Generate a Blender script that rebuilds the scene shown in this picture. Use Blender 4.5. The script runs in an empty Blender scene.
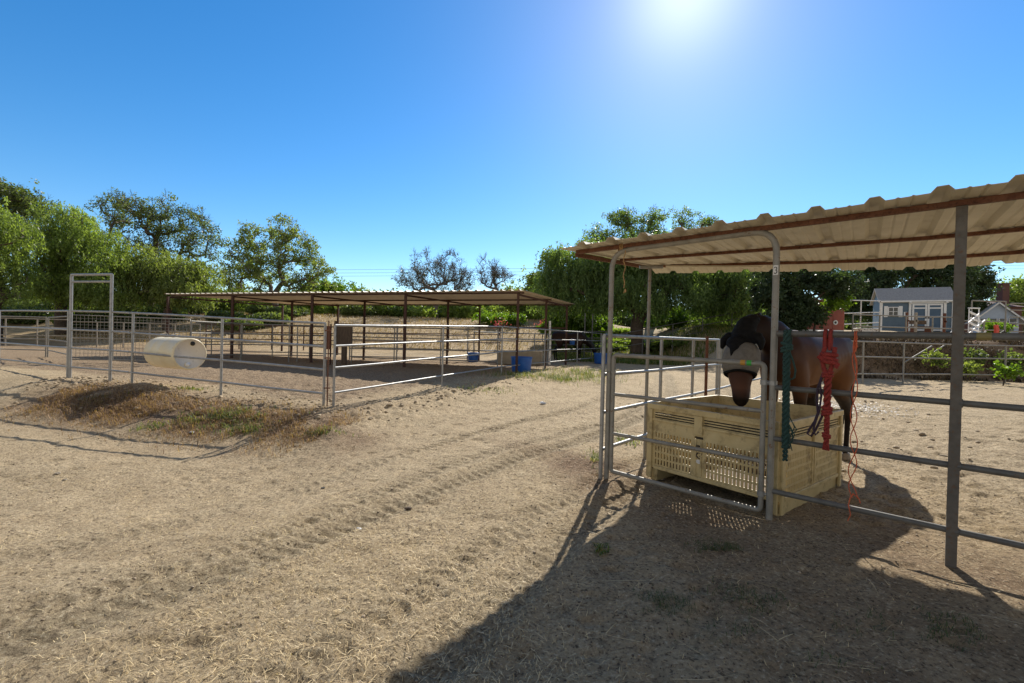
import bpy, bmesh, math, random
import numpy as np
from mathutils import Vector, Matrix

random.seed(7)
rng = np.random.default_rng(7)
R = math.radians
scene = bpy.context.scene
col = scene.collection

# ------------------------------------------------------------------ camera
FPX = 455.0
cam_d = bpy.data.cameras.new('camera')
cam = bpy.data.objects.new('camera', cam_d)
col.objects.link(cam)
cam_d.sensor_width = 36.0
cam_d.lens = FPX / 1024 * 36.0
cam_d.clip_start = 0.05
cam_d.clip_end = 3000
CAMROT = Matrix.Rotation(R(90 - 0.44), 4, 'X') @ Matrix.Rotation(R(1.4), 4, 'Z')
cam.matrix_world = Matrix.Translation((0, 0, 1.45)) @ CAMROT
scene.camera = cam

# ------------------------------------------------------------------ sky, sun, exposure
SUN_EL, SUN_AZ = R(36.5), R(19.8)          # azimuth measured from +Y towards +X
world = bpy.data.worlds.new("World")
scene.world = world
world.use_nodes = True
wn = world.node_tree
bg = wn.nodes['Background']
sky = wn.nodes.new('ShaderNodeTexSky')
sky.sky_type = 'NISHITA'
sky.sun_disc = False
sky.sun_elevation = SUN_EL
sky.sun_rotation = SUN_AZ
sky.air_density = 1.0
sky.dust_density = 0.17
sky.ozone_density = 2.6
sky.altitude = 200
hs = wn.nodes.new('ShaderNodeHueSaturation')
hs.inputs['Saturation'].default_value = 1.36
wn.links.new(sky.outputs[0], hs.inputs['Color'])
# unseen sky beside and behind the camera, greyed and dimmed to neutralise shade fill
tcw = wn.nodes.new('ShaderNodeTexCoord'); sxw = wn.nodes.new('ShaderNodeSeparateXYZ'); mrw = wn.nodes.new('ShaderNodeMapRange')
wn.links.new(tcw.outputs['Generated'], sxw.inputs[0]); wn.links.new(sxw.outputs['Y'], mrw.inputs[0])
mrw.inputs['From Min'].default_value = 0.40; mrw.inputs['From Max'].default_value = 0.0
bk_fill = wn.nodes.new('ShaderNodeHueSaturation'); bk_fill.inputs['Saturation'].default_value = 0.42
wn.links.new(sky.outputs[0], bk_fill.inputs['Color'])
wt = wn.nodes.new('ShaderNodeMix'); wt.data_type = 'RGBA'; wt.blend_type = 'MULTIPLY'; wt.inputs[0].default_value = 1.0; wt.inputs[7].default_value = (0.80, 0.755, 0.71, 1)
wn.links.new(bk_fill.outputs[0], wt.inputs[6])
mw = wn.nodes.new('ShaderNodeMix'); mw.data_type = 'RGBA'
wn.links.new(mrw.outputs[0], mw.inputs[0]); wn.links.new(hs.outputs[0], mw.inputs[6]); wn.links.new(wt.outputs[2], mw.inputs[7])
# bright aureole of the low sun
vd = wn.nodes.new('ShaderNodeVectorMath'); vd.operation = 'DOT_PRODUCT'; wn.links.new(tcw.outputs['Generated'], vd.inputs[0])
vd.inputs[1].default_value = (math.sin(SUN_AZ) * math.cos(SUN_EL), math.cos(SUN_AZ) * math.cos(SUN_EL), math.sin(SUN_EL))
mx0 = wn.nodes.new('ShaderNodeMath'); mx0.operation = 'MAXIMUM'; mx0.inputs[1].default_value = 0.0; wn.links.new(vd.outputs['Value'], mx0.inputs[0])
pw = wn.nodes.new('ShaderNodeMath'); pw.operation = 'POWER'; pw.inputs[1].default_value = 260.0; wn.links.new(mx0.outputs[0], pw.inputs[0])
au = wn.nodes.new('ShaderNodeMix'); au.data_type = 'RGBA'; au.inputs[6].default_value = (0, 0, 0, 1); au.inputs[7].default_value = (2.6, 2.45, 2.2, 1); wn.links.new(pw.outputs[0], au.inputs[0])
ad_ = wn.nodes.new('ShaderNodeMix'); ad_.data_type = 'RGBA'; ad_.blend_type = 'ADD'; ad_.inputs[0].default_value = 1.0
wn.links.new(mw.outputs[2], ad_.inputs[6]); wn.links.new(au.outputs[2], ad_.inputs[7])
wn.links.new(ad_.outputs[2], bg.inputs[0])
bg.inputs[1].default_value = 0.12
sun_d = bpy.data.lights.new('sun', 'SUN')
sun_d.energy = 4.9
sun_d.angle = R(0.53)
sun_d.color = (1.0, 0.94, 0.84)
sun = bpy.data.objects.new('sun', sun_d)
col.objects.link(sun)
sd = Vector((math.sin(SUN_AZ) * math.cos(SUN_EL), math.cos(SUN_AZ) * math.cos(SUN_EL), math.sin(SUN_EL)))
sun.rotation_euler = sd.to_track_quat('Z', 'Y').to_euler()
sun.location = (0, 0, 30)
scene.view_settings.view_transform = 'Standard'
scene.view_settings.look = 'None'
scene.view_settings.gamma = 1.0
scene.view_settings.exposure = 0.46

# ------------------------------------------------------------------ helpers
def sstep(a, b, x):
    t = np.clip((x - a) / (b - a), 0, 1)
    return t * t * (3 - 2 * t)

def at(px, py, Y):
    """world point at forward distance Y seen at a picture position"""
    d = CAMROT.to_3x3() @ Vector(((px - 512) / FPX, -(py - 341.5) / FPX, -1))
    d *= Y / d.y
    return Vector((d.x, d.y, 1.45 + d.z))

def px2x(px, Y):
    return (px - 512) / FPX * Y

def tag(o, label=None, cat=None, group=None, kind=None):
    if label: o['label'] = label
    if cat: o['category'] = cat
    if group: o['group'] = group
    if kind: o['kind'] = kind
    return o

def empty(name, loc=(0, 0, 0), label=None, cat=None, group=None, rz=0):
    o = bpy.data.objects.new(name, None)
    o.empty_display_size = 0.2
    col.objects.link(o)
    o.location = loc
    o.rotation_euler = (0, 0, rz)
    return tag(o, label, cat, group)

def mesh_np(name, verts, faces, mat, parent=None, smooth=False, attrs=None):
    """verts Nx3, faces MxK arrays of equal face size"""
    me = bpy.data.meshes.new(name)
    verts = np.asarray(verts, dtype=np.float32)
    faces = np.asarray(faces, dtype=np.int32)
    n, k = faces.shape
    me.vertices.add(len(verts))
    me.vertices.foreach_set('co', verts.ravel())
    me.loops.add(n * k)
    me.loops.foreach_set('vertex_index', faces.ravel())
    me.polygons.add(n)
    me.polygons.foreach_set('loop_start', np.arange(0, n * k, k, dtype=np.int32))
    me.polygons.foreach_set('loop_total', np.full(n, k, dtype=np.int32))
    if smooth:
        me.polygons.foreach_set('use_smooth', np.ones(n, dtype=bool))
    me.update(calc_edges=True)
    if attrs:
        for nm, (dom, arr) in attrs.items():
            a = me.attributes.new(nm, 'FLOAT', dom)
            a.data.foreach_set('value', np.asarray(arr, dtype=np.float32))
    me.materials.append(mat)
    o = bpy.data.objects.new(name, me)
    col.objects.link(o)
    if parent: o.parent = parent
    return o

class MB:
    def __init__(s):
        s.v = []; s.f = []; s.sm = []
    def add(s, verts, faces, smooth=False):
        b = len(s.v)
        s.v += [tuple(v) for v in verts]
        for f in faces:
            s.f.append([i + b for i in f]); s.sm.append(smooth)
        return s
    def box(s, c, size, rz=0.0, tilt=None):
        cx, cy, cz = c; a, b, h = [q / 2 for q in size]
        vs = [Vector((x, y, z)) for z in (-h, h) for y in (-b, b) for x in (-a, a)]
        M = Matrix.Rotation(rz, 3, 'Z')
        if tilt is not None: M = M @ tilt
        vs = [M @ v + Vector(c) for v in vs]
        return s.add(vs, [(0, 2, 3, 1), (4, 5, 7, 6), (0, 1, 5, 4), (2, 6, 7, 3), (0, 4, 6, 2), (1, 3, 7, 5)])
    def rbox(s, c, size, r, rz=0.0, tilt=None):
        """box with chamfered edges"""
        bm = bmesh.new()
        bmesh.ops.create_cube(bm, size=1.0)
        for v in bm.verts: v.co = Vector((v.co.x * size[0], v.co.y * size[1], v.co.z * size[2]))
        bmesh.ops.bevel(bm, geom=list(bm.edges), offset=r, segments=2, affect='EDGES', profile=0.5)
        M = Matrix.Rotation(rz, 3, 'Z')
        if tilt is not None: M = M @ tilt
        vs = [M @ v.co + Vector(c) for v in bm.verts]
        fs = [[v.index for v in f.verts] for f in bm.faces]
        bm.verts.index_update()
        fs = [[v.index for v in f.verts] for f in bm.faces]
        bm.free()
        return s.add(vs, fs)
    def beam(s, p0, p1, w, h, up=Vector((0, 0, 1))):
        p0 = Vector(p0); p1 = Vector(p1)
        d = (p1 - p0).normalized()
        side = d.cross(up)
        if side.length < 1e-4: side = d.cross(Vector((0, 1, 0)))
        side.normalize(); u2 = side.cross(d).normalized()
        vs = []
        for p in (p0, p1):
            for a, b in ((-1, -1), (1, -1), (1, 1), (-1, 1)):
                vs.append(p + side * a * w / 2 + u2 * b * h / 2)
        return s.add(vs, [(0, 3, 2, 1), (4, 5, 6, 7), (0, 1, 5, 4), (1, 2, 6, 5), (2, 3, 7, 6), (3, 0, 4, 7)])
    def tube(s, pts, r, n=8, smooth=True, caps=True, closed=False):
        pts = [Vector(p) for p in pts]
        m = len(pts)
        rs = r if isinstance(r, (list, tuple)) else [r] * m
        vs = []; t0 = None; nrm = None
        for i, p in enumerate(pts):
            if closed: t = (pts[(i + 1) % m] - pts[i - 1])
            else: t = pts[min(i + 1, m - 1)] - pts[max(i - 1, 0)]
            if t.length < 1e-9: t = Vector((0, 0, 1))
            t.normalize()
            if nrm is None:
                a = Vector((0, 0, 1)) if abs(t.z) < 0.9 else Vector((1, 0, 0))
                nrm = (a - t * a.dot(t)).normalized()
            else:
                nrm = nrm - t * nrm.dot(t)
                if nrm.length < 1e-6: nrm = t.orthogonal()
                nrm.normalize()
            bn = t.cross(nrm)
            for k in range(n):
                an = 2 * math.pi * k / n
                vs.append(p + (nrm * math.cos(an) + bn * math.sin(an)) * rs[i])
        fs = []
        for i in range(m if closed else m - 1):
            j = (i + 1) % m
            for k in range(n):
                k2 = (k + 1) % n
                fs.append((i * n + k, i * n + k2, j * n + k2, j * n + k))
        s.add(vs, fs, smooth)
        if caps and not closed:
            s.add([vs[k] for k in range(n)], [tuple(reversed(range(n)))])
            s.add([vs[(m - 1) * n + k] for k in range(n)], [tuple(range(n))])
        return s
    def lathe(s, prof, n=24, M=None, smooth=True, ry=1.0):
        """prof list of (r,z)"""
        vs = []
        for (r, z) in prof:
            for k in range(n):
                a = 2 * math.pi * k / n
                vs.append(Vector((r * math.cos(a), r * math.sin(a) * ry, z)))
        if M is not None: vs = [M @ v for v in vs]
        fs = []
        for i in range(len(prof) - 1):
            for k in range(n):
                k2 = (k + 1) % n
                fs.append((i * n + k, i * n + k2, (i + 1) * n + k2, (i + 1) * n + k))
        s.add(vs, fs, smooth)
        return s
    def build(s, name, mat, parent=None, bevel=0):
        me = bpy.data.meshes.new(name)
        me.from_pydata([tuple(v) for v in s.v], [], s.f)
        me.polygons.foreach_set('use_smooth', s.sm)
        me.update()
        me.materials.append(mat)
        o = bpy.data.objects.new(name, me)
        col.objects.link(o)
        if parent is not None:
            o.parent = parent
            # vertices are given in world space: shift to the parent's frame
            root = parent
            while root.parent is not None: root = root.parent
            me.transform(Matrix.LocRotScale(root.location, root.rotation_euler, None).inverted())
        return o

def vnoise2(x, y, seed=0, oct=4, lac=2.03, gain=0.5):
    """value noise, vectorised"""
    def h(ix, iy, sd):
        n = (ix * 374761393 + iy * 668265263 + sd * 1442695041) & 0xffffffff
        n = ((n ^ (n >> 13)) * 1274126177) & 0xffffffff
        return ((n ^ (n >> 16)) & 0xffff) / 65535.0
    out = np.zeros_like(x, dtype=float); amp = 1.0; tot = 0
    for o in range(oct):
        ix = np.floor(x).astype(np.int64); iy = np.floor(y).astype(np.int64)
        fx = x - ix; fy = y - iy
        fx = fx * fx * (3 - 2 * fx); fy = fy * fy * (3 - 2 * fy)
        s = seed + o * 17
        v = (h(ix, iy, s) * (1 - fx) + h(ix + 1, iy, s) * fx) * (1 - fy) + (h(ix, iy + 1, s) * (1 - fx) + h(ix + 1, iy + 1, s) * fx) * fy
        out += (v * 2 - 1) * amp; tot += amp
        amp *= gain; x = x * lac + 13.7; y = y * lac + 7.3
    return out / tot

# ------------------------------------------------------------------ materials
def new_mat(name):
    m = bpy.data.materials.new(name); m.use_nodes = True
    nt = m.node_tree
    return m, nt, nt.nodes['Principled BSDF']

def N(nt, typ, **kw):
    n = nt.nodes.new(typ)
    for k, v in kw.items():
        if k.startswith('i_'):
            n.inputs[k[2:].replace('_', ' ')].default_value = v
        else: setattr(n, k, v)
    return n

def ramp(nt, fac, stops):
    r = nt.nodes.new('ShaderNodeValToRGB')
    el = r.color_ramp.elements
    while len(el) < len(stops): el.new(0.5)
    for e, (p, c) in zip(el, stops):
        e.position = p; e.color = (c[0], c[1], c[2], 1) if len(c) >= 3 else (c[0],) * 3 + (1,)
    nt.links.new(fac, r.inputs[0])
    return r.outputs[0]

def mixc(nt, fac, a, b, blend='MIX'):
    m = nt.nodes.new('ShaderNodeMix'); m.data_type = 'RGBA'; m.blend_type = blend
    for s, v in ((m.inputs[0], fac), (m.inputs[6], a), (m.inputs[7], b)):
        if hasattr(v, 'links') or hasattr(v, 'is_output'): nt.links.new(v, s)
        else: s.default_value = v if isinstance(v, (int, float)) else (v[0], v[1], v[2], 1)
    return m.outputs[2]

def coords(nt, scale=1.0, obj=True):
    t = nt.nodes.new('ShaderNodeTexCoord')
    mp = nt.nodes.new('ShaderNodeMapping')
    nt.links.new(t.outputs['Object' if obj else 'Generated'], mp.inputs[0])
    mp.inputs['Scale'].default_value = (scale, scale, scale) if isinstance(scale, (int, float)) else scale
    return mp.outputs[0]

def noise(nt, vec, scale, detail=4, rough=0.55, dist=0):
    n = nt.nodes.new('ShaderNodeTexNoise')
    nt.links.new(vec, n.inputs['Vector'])
    n.inputs['Scale'].default_value = scale; n.inputs['Detail'].default_value = detail
    n.inputs['Roughness'].default_value = rough; n.inputs['Distortion'].default_value = dist
    return n.outputs[0]

def bump(nt, bs, h, strength=0.3, dist=0.01):
    b = nt.nodes.new('ShaderNodeBump')
    b.inputs['Strength'].default_value = strength; b.inputs['Distance'].default_value = dist
    nt.links.new(h, b.inputs['Height']); nt.links.new(b.outputs[0], bs.inputs['Normal'])
    return b

def mottled(name, c1, c2, scale=6, rough=0.6, metal=0.0, c3=None, s3=30, t3=(0.6, 0.7), bump_s=0.2, spec=0.5, stretch=None, bdist=0.004):
    m, nt, bs = new_mat(name)
    v = coords(nt, stretch or 1.0)
    n1 = noise(nt, v, scale, 5, 0.65)
    c = ramp(nt, n1, [(0.3, c1), (0.7, c2)])
    n2 = noise(nt, v, s3, 5, 0.7)
    if c3 is not None:
        f = ramp(nt, n2, [(t3[0], (0, 0, 0)), (t3[1], (1, 1, 1))])
        c = mixc(nt, f, c, c3)
    nt.links.new(c, bs.inputs['Base Color'])
    rr = ramp(nt, n2, [(0.3, (rough * 0.8,) * 3), (0.7, (min(1, rough * 1.2),) * 3)])
    nt.links.new(rr, bs.inputs['Roughness'])
    bs.inputs['Metallic'].default_value = metal
    bs.inputs['Specular IOR Level'].default_value = spec
    bump(nt, bs, n2, bump_s, bdist)
    return m

M = {}
M['galv'] = mottled('galvanized_pipe', (0.25, 0.25, 0.245), (0.38, 0.375, 0.36), 9, 0.46, 0.5, (0.16, 0.13, 0.10), 28, (0.60, 0.72))
M['galv_old'] = mottled('weathered_pipe', (0.19, 0.18, 0.155), (0.31, 0.29, 0.25), 11, 0.55, 0.15, (0.16, 0.08, 0.035), 22, (0.58, 0.68))
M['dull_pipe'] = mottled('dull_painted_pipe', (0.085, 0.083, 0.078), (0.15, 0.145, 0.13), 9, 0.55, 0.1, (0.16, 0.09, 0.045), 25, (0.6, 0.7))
M['post_brown'] = mottled('brown_grey_post', (0.085, 0.075, 0.062), (0.14, 0.122, 0.10), 14, 0.7, 0.0, (0.14, 0.075, 0.04), 30, (0.55, 0.7))
M['rust'] = mottled('rusty_steel', (0.11, 0.040, 0.020), (0.20, 0.085, 0.045), 14, 0.8, 0.1, (0.05, 0.025, 0.018), 40, (0.5, 0.7), 0.4)
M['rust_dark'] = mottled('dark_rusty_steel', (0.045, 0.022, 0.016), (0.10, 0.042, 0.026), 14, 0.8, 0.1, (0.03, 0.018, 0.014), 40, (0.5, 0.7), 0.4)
M['roof_tin'] = mottled('cream_roof_sheet', (0.52, 0.48, 0.37), (0.62, 0.58, 0.46), 3, 0.5, 0.0, (0.38, 0.32, 0.22), 7, (0.6, 0.8), 0.05)
M['roof_far'] = mottled('pale_roof_sheet', (0.52, 0.44, 0.33), (0.66, 0.58, 0.46), 2, 0.5, 0.0, (0.26, 0.15, 0.09), 5, (0.58, 0.72), 0.05)
M['bin'] = mottled('dirty_cream_plastic', (0.48, 0.36, 0.16), (0.60, 0.475, 0.245), 4, 0.5, 0.0, (0.17, 0.115, 0.05), 7, (0.52, 0.74), 0.2)
M['bin_dark'] = mottled('dark_plastic_and_shade', (0.02, 0.017, 0.013), (0.03, 0.025, 0.02), 8, 0.7)  # drum bung plastic, also the painted shade behind the crate vents
M['drum'] = mottled('cream_plastic_drum', (0.72, 0.60, 0.38), (0.82, 0.72, 0.50), 3, 0.4, 0.0, (0.42, 0.27, 0.13), 6, (0.6, 0.85), 0.05)
M['drum_head'] = mottled('grimy_drum_head', (0.68, 0.60, 0.48), (0.78, 0.70, 0.58), 4, 0.5, 0.0, (0.34, 0.25, 0.16), 9, (0.6, 0.85), 0.05)
M['black'] = mottled('black_fabric', (0.004, 0.004, 0.0045), (0.009, 0.009, 0.010), 20, 0.8, spec=0.2)
M['mask_mesh'] = mottled('grey_mesh_fabric', (0.12, 0.108, 0.094), (0.18, 0.165, 0.145), 30, 0.85, 0, None, 180, bump_s=0.5)
M['white'] = mottled('white_paint', (0.70, 0.71, 0.72), (0.80, 0.80, 0.79), 5, 0.5, 0, (0.55, 0.52, 0.47), 14, (0.62, 0.8), 0.05)
M['white_worn'] = mottled('worn_white_pipe', (0.62, 0.60, 0.56), (0.75, 0.73, 0.69), 5, 0.5, 0, (0.10, 0.07, 0.06), 9, (0.55, 0.6), 0.05)
M['blue_plastic'] = mottled('blue_plastic', (0.012, 0.085, 0.36), (0.02, 0.13, 0.46), 5, 0.4, 0, (0.02, 0.06, 0.20), 12, (0.6, 0.8), 0.05)
M['shed_blue'] = mottled('slate_blue_siding', (0.085, 0.135, 0.185), (0.11, 0.165, 0.22), 4, 0.6, 0, None, 30, bump_s=0.1)
M['shed_door'] = mottled('blue_door_panel', (0.060, 0.11, 0.175), (0.075, 0.13, 0.20), 4, 0.6, 0, None, 30, bump_s=0.1)
M['shingle'] = mottled('grey_shingle', (0.32, 0.31, 0.30), (0.42, 0.41, 0.39), 12, 0.85, 0, (0.24, 0.23, 0.22), 25, (0.5, 0.6), 0.3)
M['glass'] = mottled('dark_window_glass', (0.03, 0.028, 0.022), (0.06, 0.05, 0.035), 3, 0.15)
M['red_wall'] = mottled('faded_red_paint', (0.26, 0.055, 0.035), (0.33, 0.085, 0.055), 5, 0.55, 0, (0.40, 0.18, 0.13), 35, (0.66, 0.72), 0.05)
M['wood_old'] = mottled('old_wood', (0.07, 0.045, 0.028), (0.14, 0.095, 0.06), 6, 0.85, 0, (0.05, 0.035, 0.025), 20, (0.55, 0.7), 0.5, stretch=(6, 6, 1))
M['wood_grey'] = mottled('grey_wood_rail', (0.24, 0.21, 0.17), (0.36, 0.32, 0.26), 5, 0.85, 0, (0.12, 0.09, 0.06), 20, (0.55, 0.7), 0.4)
M['wood_red'] = mottled('reddish_board', (0.09, 0.03, 0.014), (0.15, 0.052, 0.022), 6, 0.8, 0, None, 20)
M['concrete'] = mottled('pale_concrete', (0.28, 0.235, 0.17), (0.38, 0.32, 0.24), 4, 0.85, 0, (0.24, 0.2, 0.16), 10, (0.55, 0.75), 0.2)
M['tyre'] = mottled('rubber', (0.015, 0.015, 0.015), (0.03, 0.028, 0.026), 12, 0.8)
M['wire'] = mottled('dark_wire', (0.02, 0.02, 0.022), (0.03, 0.03, 0.03), 5, 0.5)
M['tape_green'] = mottled('green_tape', (0.04, 0.34, 0.05), (0.06, 0.42, 0.07), 9, 0.4)
M['tape_orange'] = mottled('orange_tape', (0.45, 0.22, 0.03), (0.5, 0.27, 0.05), 9, 0.4)
M['tape_yellow'] = mottled('faded_yellow_tape', (0.20, 0.165, 0.06), (0.26, 0.21, 0.08), 9, 0.5)
M['sticker_white'] = mottled('white_sticker', (0.66, 0.64, 0.6), (0.7, 0.68, 0.64), 9, 0.5)
M['ink'] = mottled('black_ink', (0.012, 0.012, 0.014), (0.02, 0.02, 0.022), 9, 0.6)
M['stain'] = mottled('dark_stencil', (0.035, 0.028, 0.03), (0.07, 0.055, 0.045), 40, 0.7)
M['brick'] = mottled('dark_red_brick', (0.075, 0.035, 0.03), (0.12, 0.055, 0.048), 18, 0.85)
M['house_wall'] = mottled('pale_blue_siding', (0.42, 0.50, 0.62), (0.50, 0.58, 0.70), 4, 0.7)
M['red_plastic'] = mottled('red_plastic', (0.55, 0.05, 0.03), (0.65, 0.08, 0.04), 5, 0.4)

def rope_mat(name, c1, c2):
    m, nt, bs = new_mat(name)
    v = coords(nt, 1.0)
    w = nt.nodes.new('ShaderNodeTexWave'); w.bands_direction = 'DIAGONAL'
    nt.links.new(v, w.inputs['Vector']); w.inputs['Scale'].default_value = 75; w.inputs['Distortion'].default_value = 1.5
    c = ramp(nt, w.outputs['Fac'], [(0.25, c1), (0.7, c2)])
    nz = noise(nt, v, 60, 3)
    c = mixc(nt, ramp(nt, nz, [(0.45, (0, 0, 0)), (0.75, (0.6, 0.6, 0.6))]), c, tuple(q * 0.45 for q in c1))
    nt.links.new(c, bs.inputs['Base Color']); bs.inputs['Roughness'].default_value = 0.8
    bump(nt, bs, w.outputs['Fac'], 0.5, 0.003)
    return m
M['rope_green'] = rope_mat('teal_rope', (0.008, 0.028, 0.025), (0.028, 0.085, 0.07))
M['rope_red'] = rope_mat('red_rope', (0.17, 0.012, 0.010), (0.36, 0.042, 0.028))
M['rope_orange'] = rope_mat('orange_twine', (0.55, 0.10, 0.04), (0.70, 0.17, 0.07))
M['rope_purple'] = rope_mat('dark_purple_lead', (0.02, 0.012, 0.022), (0.07, 0.035, 0.06))
M['rope_tan'] = rope_mat('tan_twine', (0.35, 0.2, 0.08), (0.5, 0.32, 0.14))

def leaf_mat(name, dark, light, trans=0.45, gloss=0.45, dry=None):
    m = bpy.data.materials.new(name); m.use_nodes = True
    nt = m.node_tree; nt.nodes.clear()
    out = nt.nodes.new('ShaderNodeOutputMaterial')
    a = nt.nodes.new('ShaderNodeAttribute'); a.attribute_name = 'tint'
    c = ramp(nt, a.outputs['Fac'], [(0.0, dark), (0.75, light)] if dry is None else [(0.0, dark), (0.6, light), (0.93, dry)])
    d = nt.nodes.new('ShaderNodeBsdfPrincipled')
    nt.links.new(c, d.inputs['Base Color']); d.inputs['Roughness'].default_value = gloss
    d.inputs['Specular IOR Level'].default_value = 0.35
    t = nt.nodes.new('ShaderNodeBsdfTranslucent')
    tc = mixc(nt, 1.0, c, (1.5, 1.55, 0.55), 'MULTIPLY')
    nt.links.new(tc, t.inputs['Color'])
    mx = nt.nodes.new('ShaderNodeMixShader'); mx.inputs[0].default_value = trans
    nt.links.new(d.outputs[0], mx.inputs[1]); nt.links.new(t.outputs[0], mx.inputs[2])
    nt.links.new(mx.outputs[0], out.inputs[0])
    return m
M['leaf_pepper'] = leaf_mat('pepper_foliage', (0.075, 0.115, 0.038), (0.27, 0.35, 0.105), 0.52)
M['leaf_big'] = leaf_mat('deep_pepper_foliage', (0.055, 0.098, 0.048), (0.21, 0.295, 0.10), 0.5)
M['leaf_dark'] = leaf_mat('dark_foliage', (0.055, 0.080, 0.036), (0.15, 0.19, 0.075), 0.48)
M['leaf_deep'] = leaf_mat('very_dark_foliage', (0.024, 0.045, 0.028), (0.070, 0.105, 0.048), 0.38)
M['leaf_light'] = leaf_mat('light_foliage', (0.07, 0.13, 0.02), (0.17, 0.27, 0.035), 0.55)
M['leaf_olive'] = leaf_mat('olive_foliage', (0.08, 0.115, 0.04), (0.25, 0.30, 0.10), 0.5)
M['leaf_grey'] = leaf_mat('greyish_foliage', (0.05, 0.055, 0.035), (0.10, 0.11, 0.06), 0.35)
M['leaf_pink'] = leaf_mat('pink_blossom', (0.42, 0.05, 0.14), (0.62, 0.12, 0.24), 0.4)
M['bark'] = mottled('bark', (0.055, 0.038, 0.026), (0.12, 0.085, 0.06), 5, 0.9, 0, None, 18, bump_s=0.6, bdist=0.02)
M['bark_grey'] = mottled('grey_bark', (0.12, 0.10, 0.085), (0.22, 0.185, 0.16), 5, 0.9, 0, None, 18, bump_s=0.6, bdist=0.02)
M['straw'] = leaf_mat('dry_straw', (0.36, 0.25, 0.12), (0.80, 0.64, 0.38), 0.15, 0.5)
M['weed_brown'] = leaf_mat('dead_weeds', (0.13, 0.068, 0.036), (0.42, 0.27, 0.155), 0.3, 0.7)
M['weed_bank_shade'] = leaf_mat('shade_toned_bank_weeds', (0.07, 0.05, 0.032), (0.24, 0.175, 0.11), 0.05, 0.8)  # weed brown with the bank's shade put into the colour
M['weed_green'] = leaf_mat('green_weeds', (0.055, 0.10, 0.025), (0.16, 0.21, 0.05), 0.4, 0.6, (0.34, 0.28, 0.11))
M['field_grass'] = leaf_mat('field_grass', (0.22, 0.155, 0.085), (0.44, 0.33, 0.19), 0.15, 0.6)
M['weed_shade'] = leaf_mat('low_green_grass', (0.045, 0.075, 0.03), (0.10, 0.13, 0.05), 0.3, 0.6)

# ------------------------------------------------------------------ terrain
CN = np.array((-3.28, 8.3)); AD = np.array((-0.954, 0.300)); BD = np.array((0.455, 0.890))
def dA(x, y): return (x - CN[0]) * 0.300 + (y - CN[1]) * 0.954
def dB(x, y): return -(x - CN[0]) * 0.890 + (y - CN[1]) * 0.455

RUT = np.array([(-3.6, 0.6), (-2.55, 1.6), (-2.04, 2.25), (-1.60, 2.95), (-1.00, 4.0), (-0.15, 5.2), (1.25, 6.8), (2.7, 8.8), (3.9, 11.2), (5.0, 14.2), (6.2, 19.0)])
def spline(P, n=160):
    P = np.asarray(P, float); out = []
    Q = np.vstack([2 * P[0] - P[1], P, 2 * P[-1] - P[-2]])
    m = len(P) - 1
    for i in range(m):
        p0, p1, p2, p3 = Q[i], Q[i + 1], Q[i + 2], Q[i + 3]
        t = np.linspace(0, 1, n // m + 1)[:-1, None]
        out.append(0.5 * (2 * p1 + (p2 - p0) * t + (2 * p0 - 5 * p1 + 4 * p2 - p3) * t ** 2 + (3 * p1 - p0 - 3 * p2 + p3) * t ** 3))
    return np.vstack(out + [P[-1:]])
RS = spline(RUT, 120)
RSL = np.concatenate([[0], np.cumsum(np.linalg.norm(np.diff(RS, axis=0), axis=1))])

def rutcoord(x, y):
    """signed offset from the wheel track line and length along it"""
    x = np.asarray(x, float); y = np.asarray(y, float)
    best = np.full(x.shape, 1e9); off = np.zeros(x.shape); lon = np.zeros(x.shape)
    for i in range(len(RS) - 1):
        a = RS[i]; d = RS[i + 1] - a; L = np.hypot(*d); d = d / L
        t = np.clip((x - a[0]) * d[0] + (y - a[1]) * d[1], 0, L)
        qx = x - (a[0] + t * d[0]); qy = y - (a[1] + t * d[1])
        dd = qx * qx + qy * qy
        m = dd < best
        best = np.where(m, dd, best)
        off = np.where(m, qx * d[1] - qy * d[0], off)
        lon = np.where(m, RSL[i] + t, lon)
    return off, lon

def gbase(x, y):
    x = np.asarray(x, float); y = np.asarray(y, float)
    inside = np.minimum(dA(x, y), dB(x, y))
    road = -0.26 * (1 - sstep(-3.4, 0.4, x)) * sstep(1.5, 5.0, y) + 0.25 * sstep(7, 17, y)
    road = road + 0.12 * sstep(-6, -11, x)
    pen = 0.11 + 0.19 * sstep(0, 7, np.hypot(x - CN[0], y - CN[1]))
    wgt = sstep(-2.3, 0.2, inside)
    z = road * (1 - wgt) + pen * wgt
    wf = sstep(-10, -14, x) * sstep(8, 11, y)
    z = z * (1 - wf) + 0.34 * wf
    far = 2.95 * sstep(24, 47, y)
    right = 1.55 * sstep(17.6, 19.4, y) + 0.75 * sstep(21, 31, y)
    wr = sstep(8.5, 12.5, x)
    z = z + far * (1 - wr) + right * wr
    return z

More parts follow.
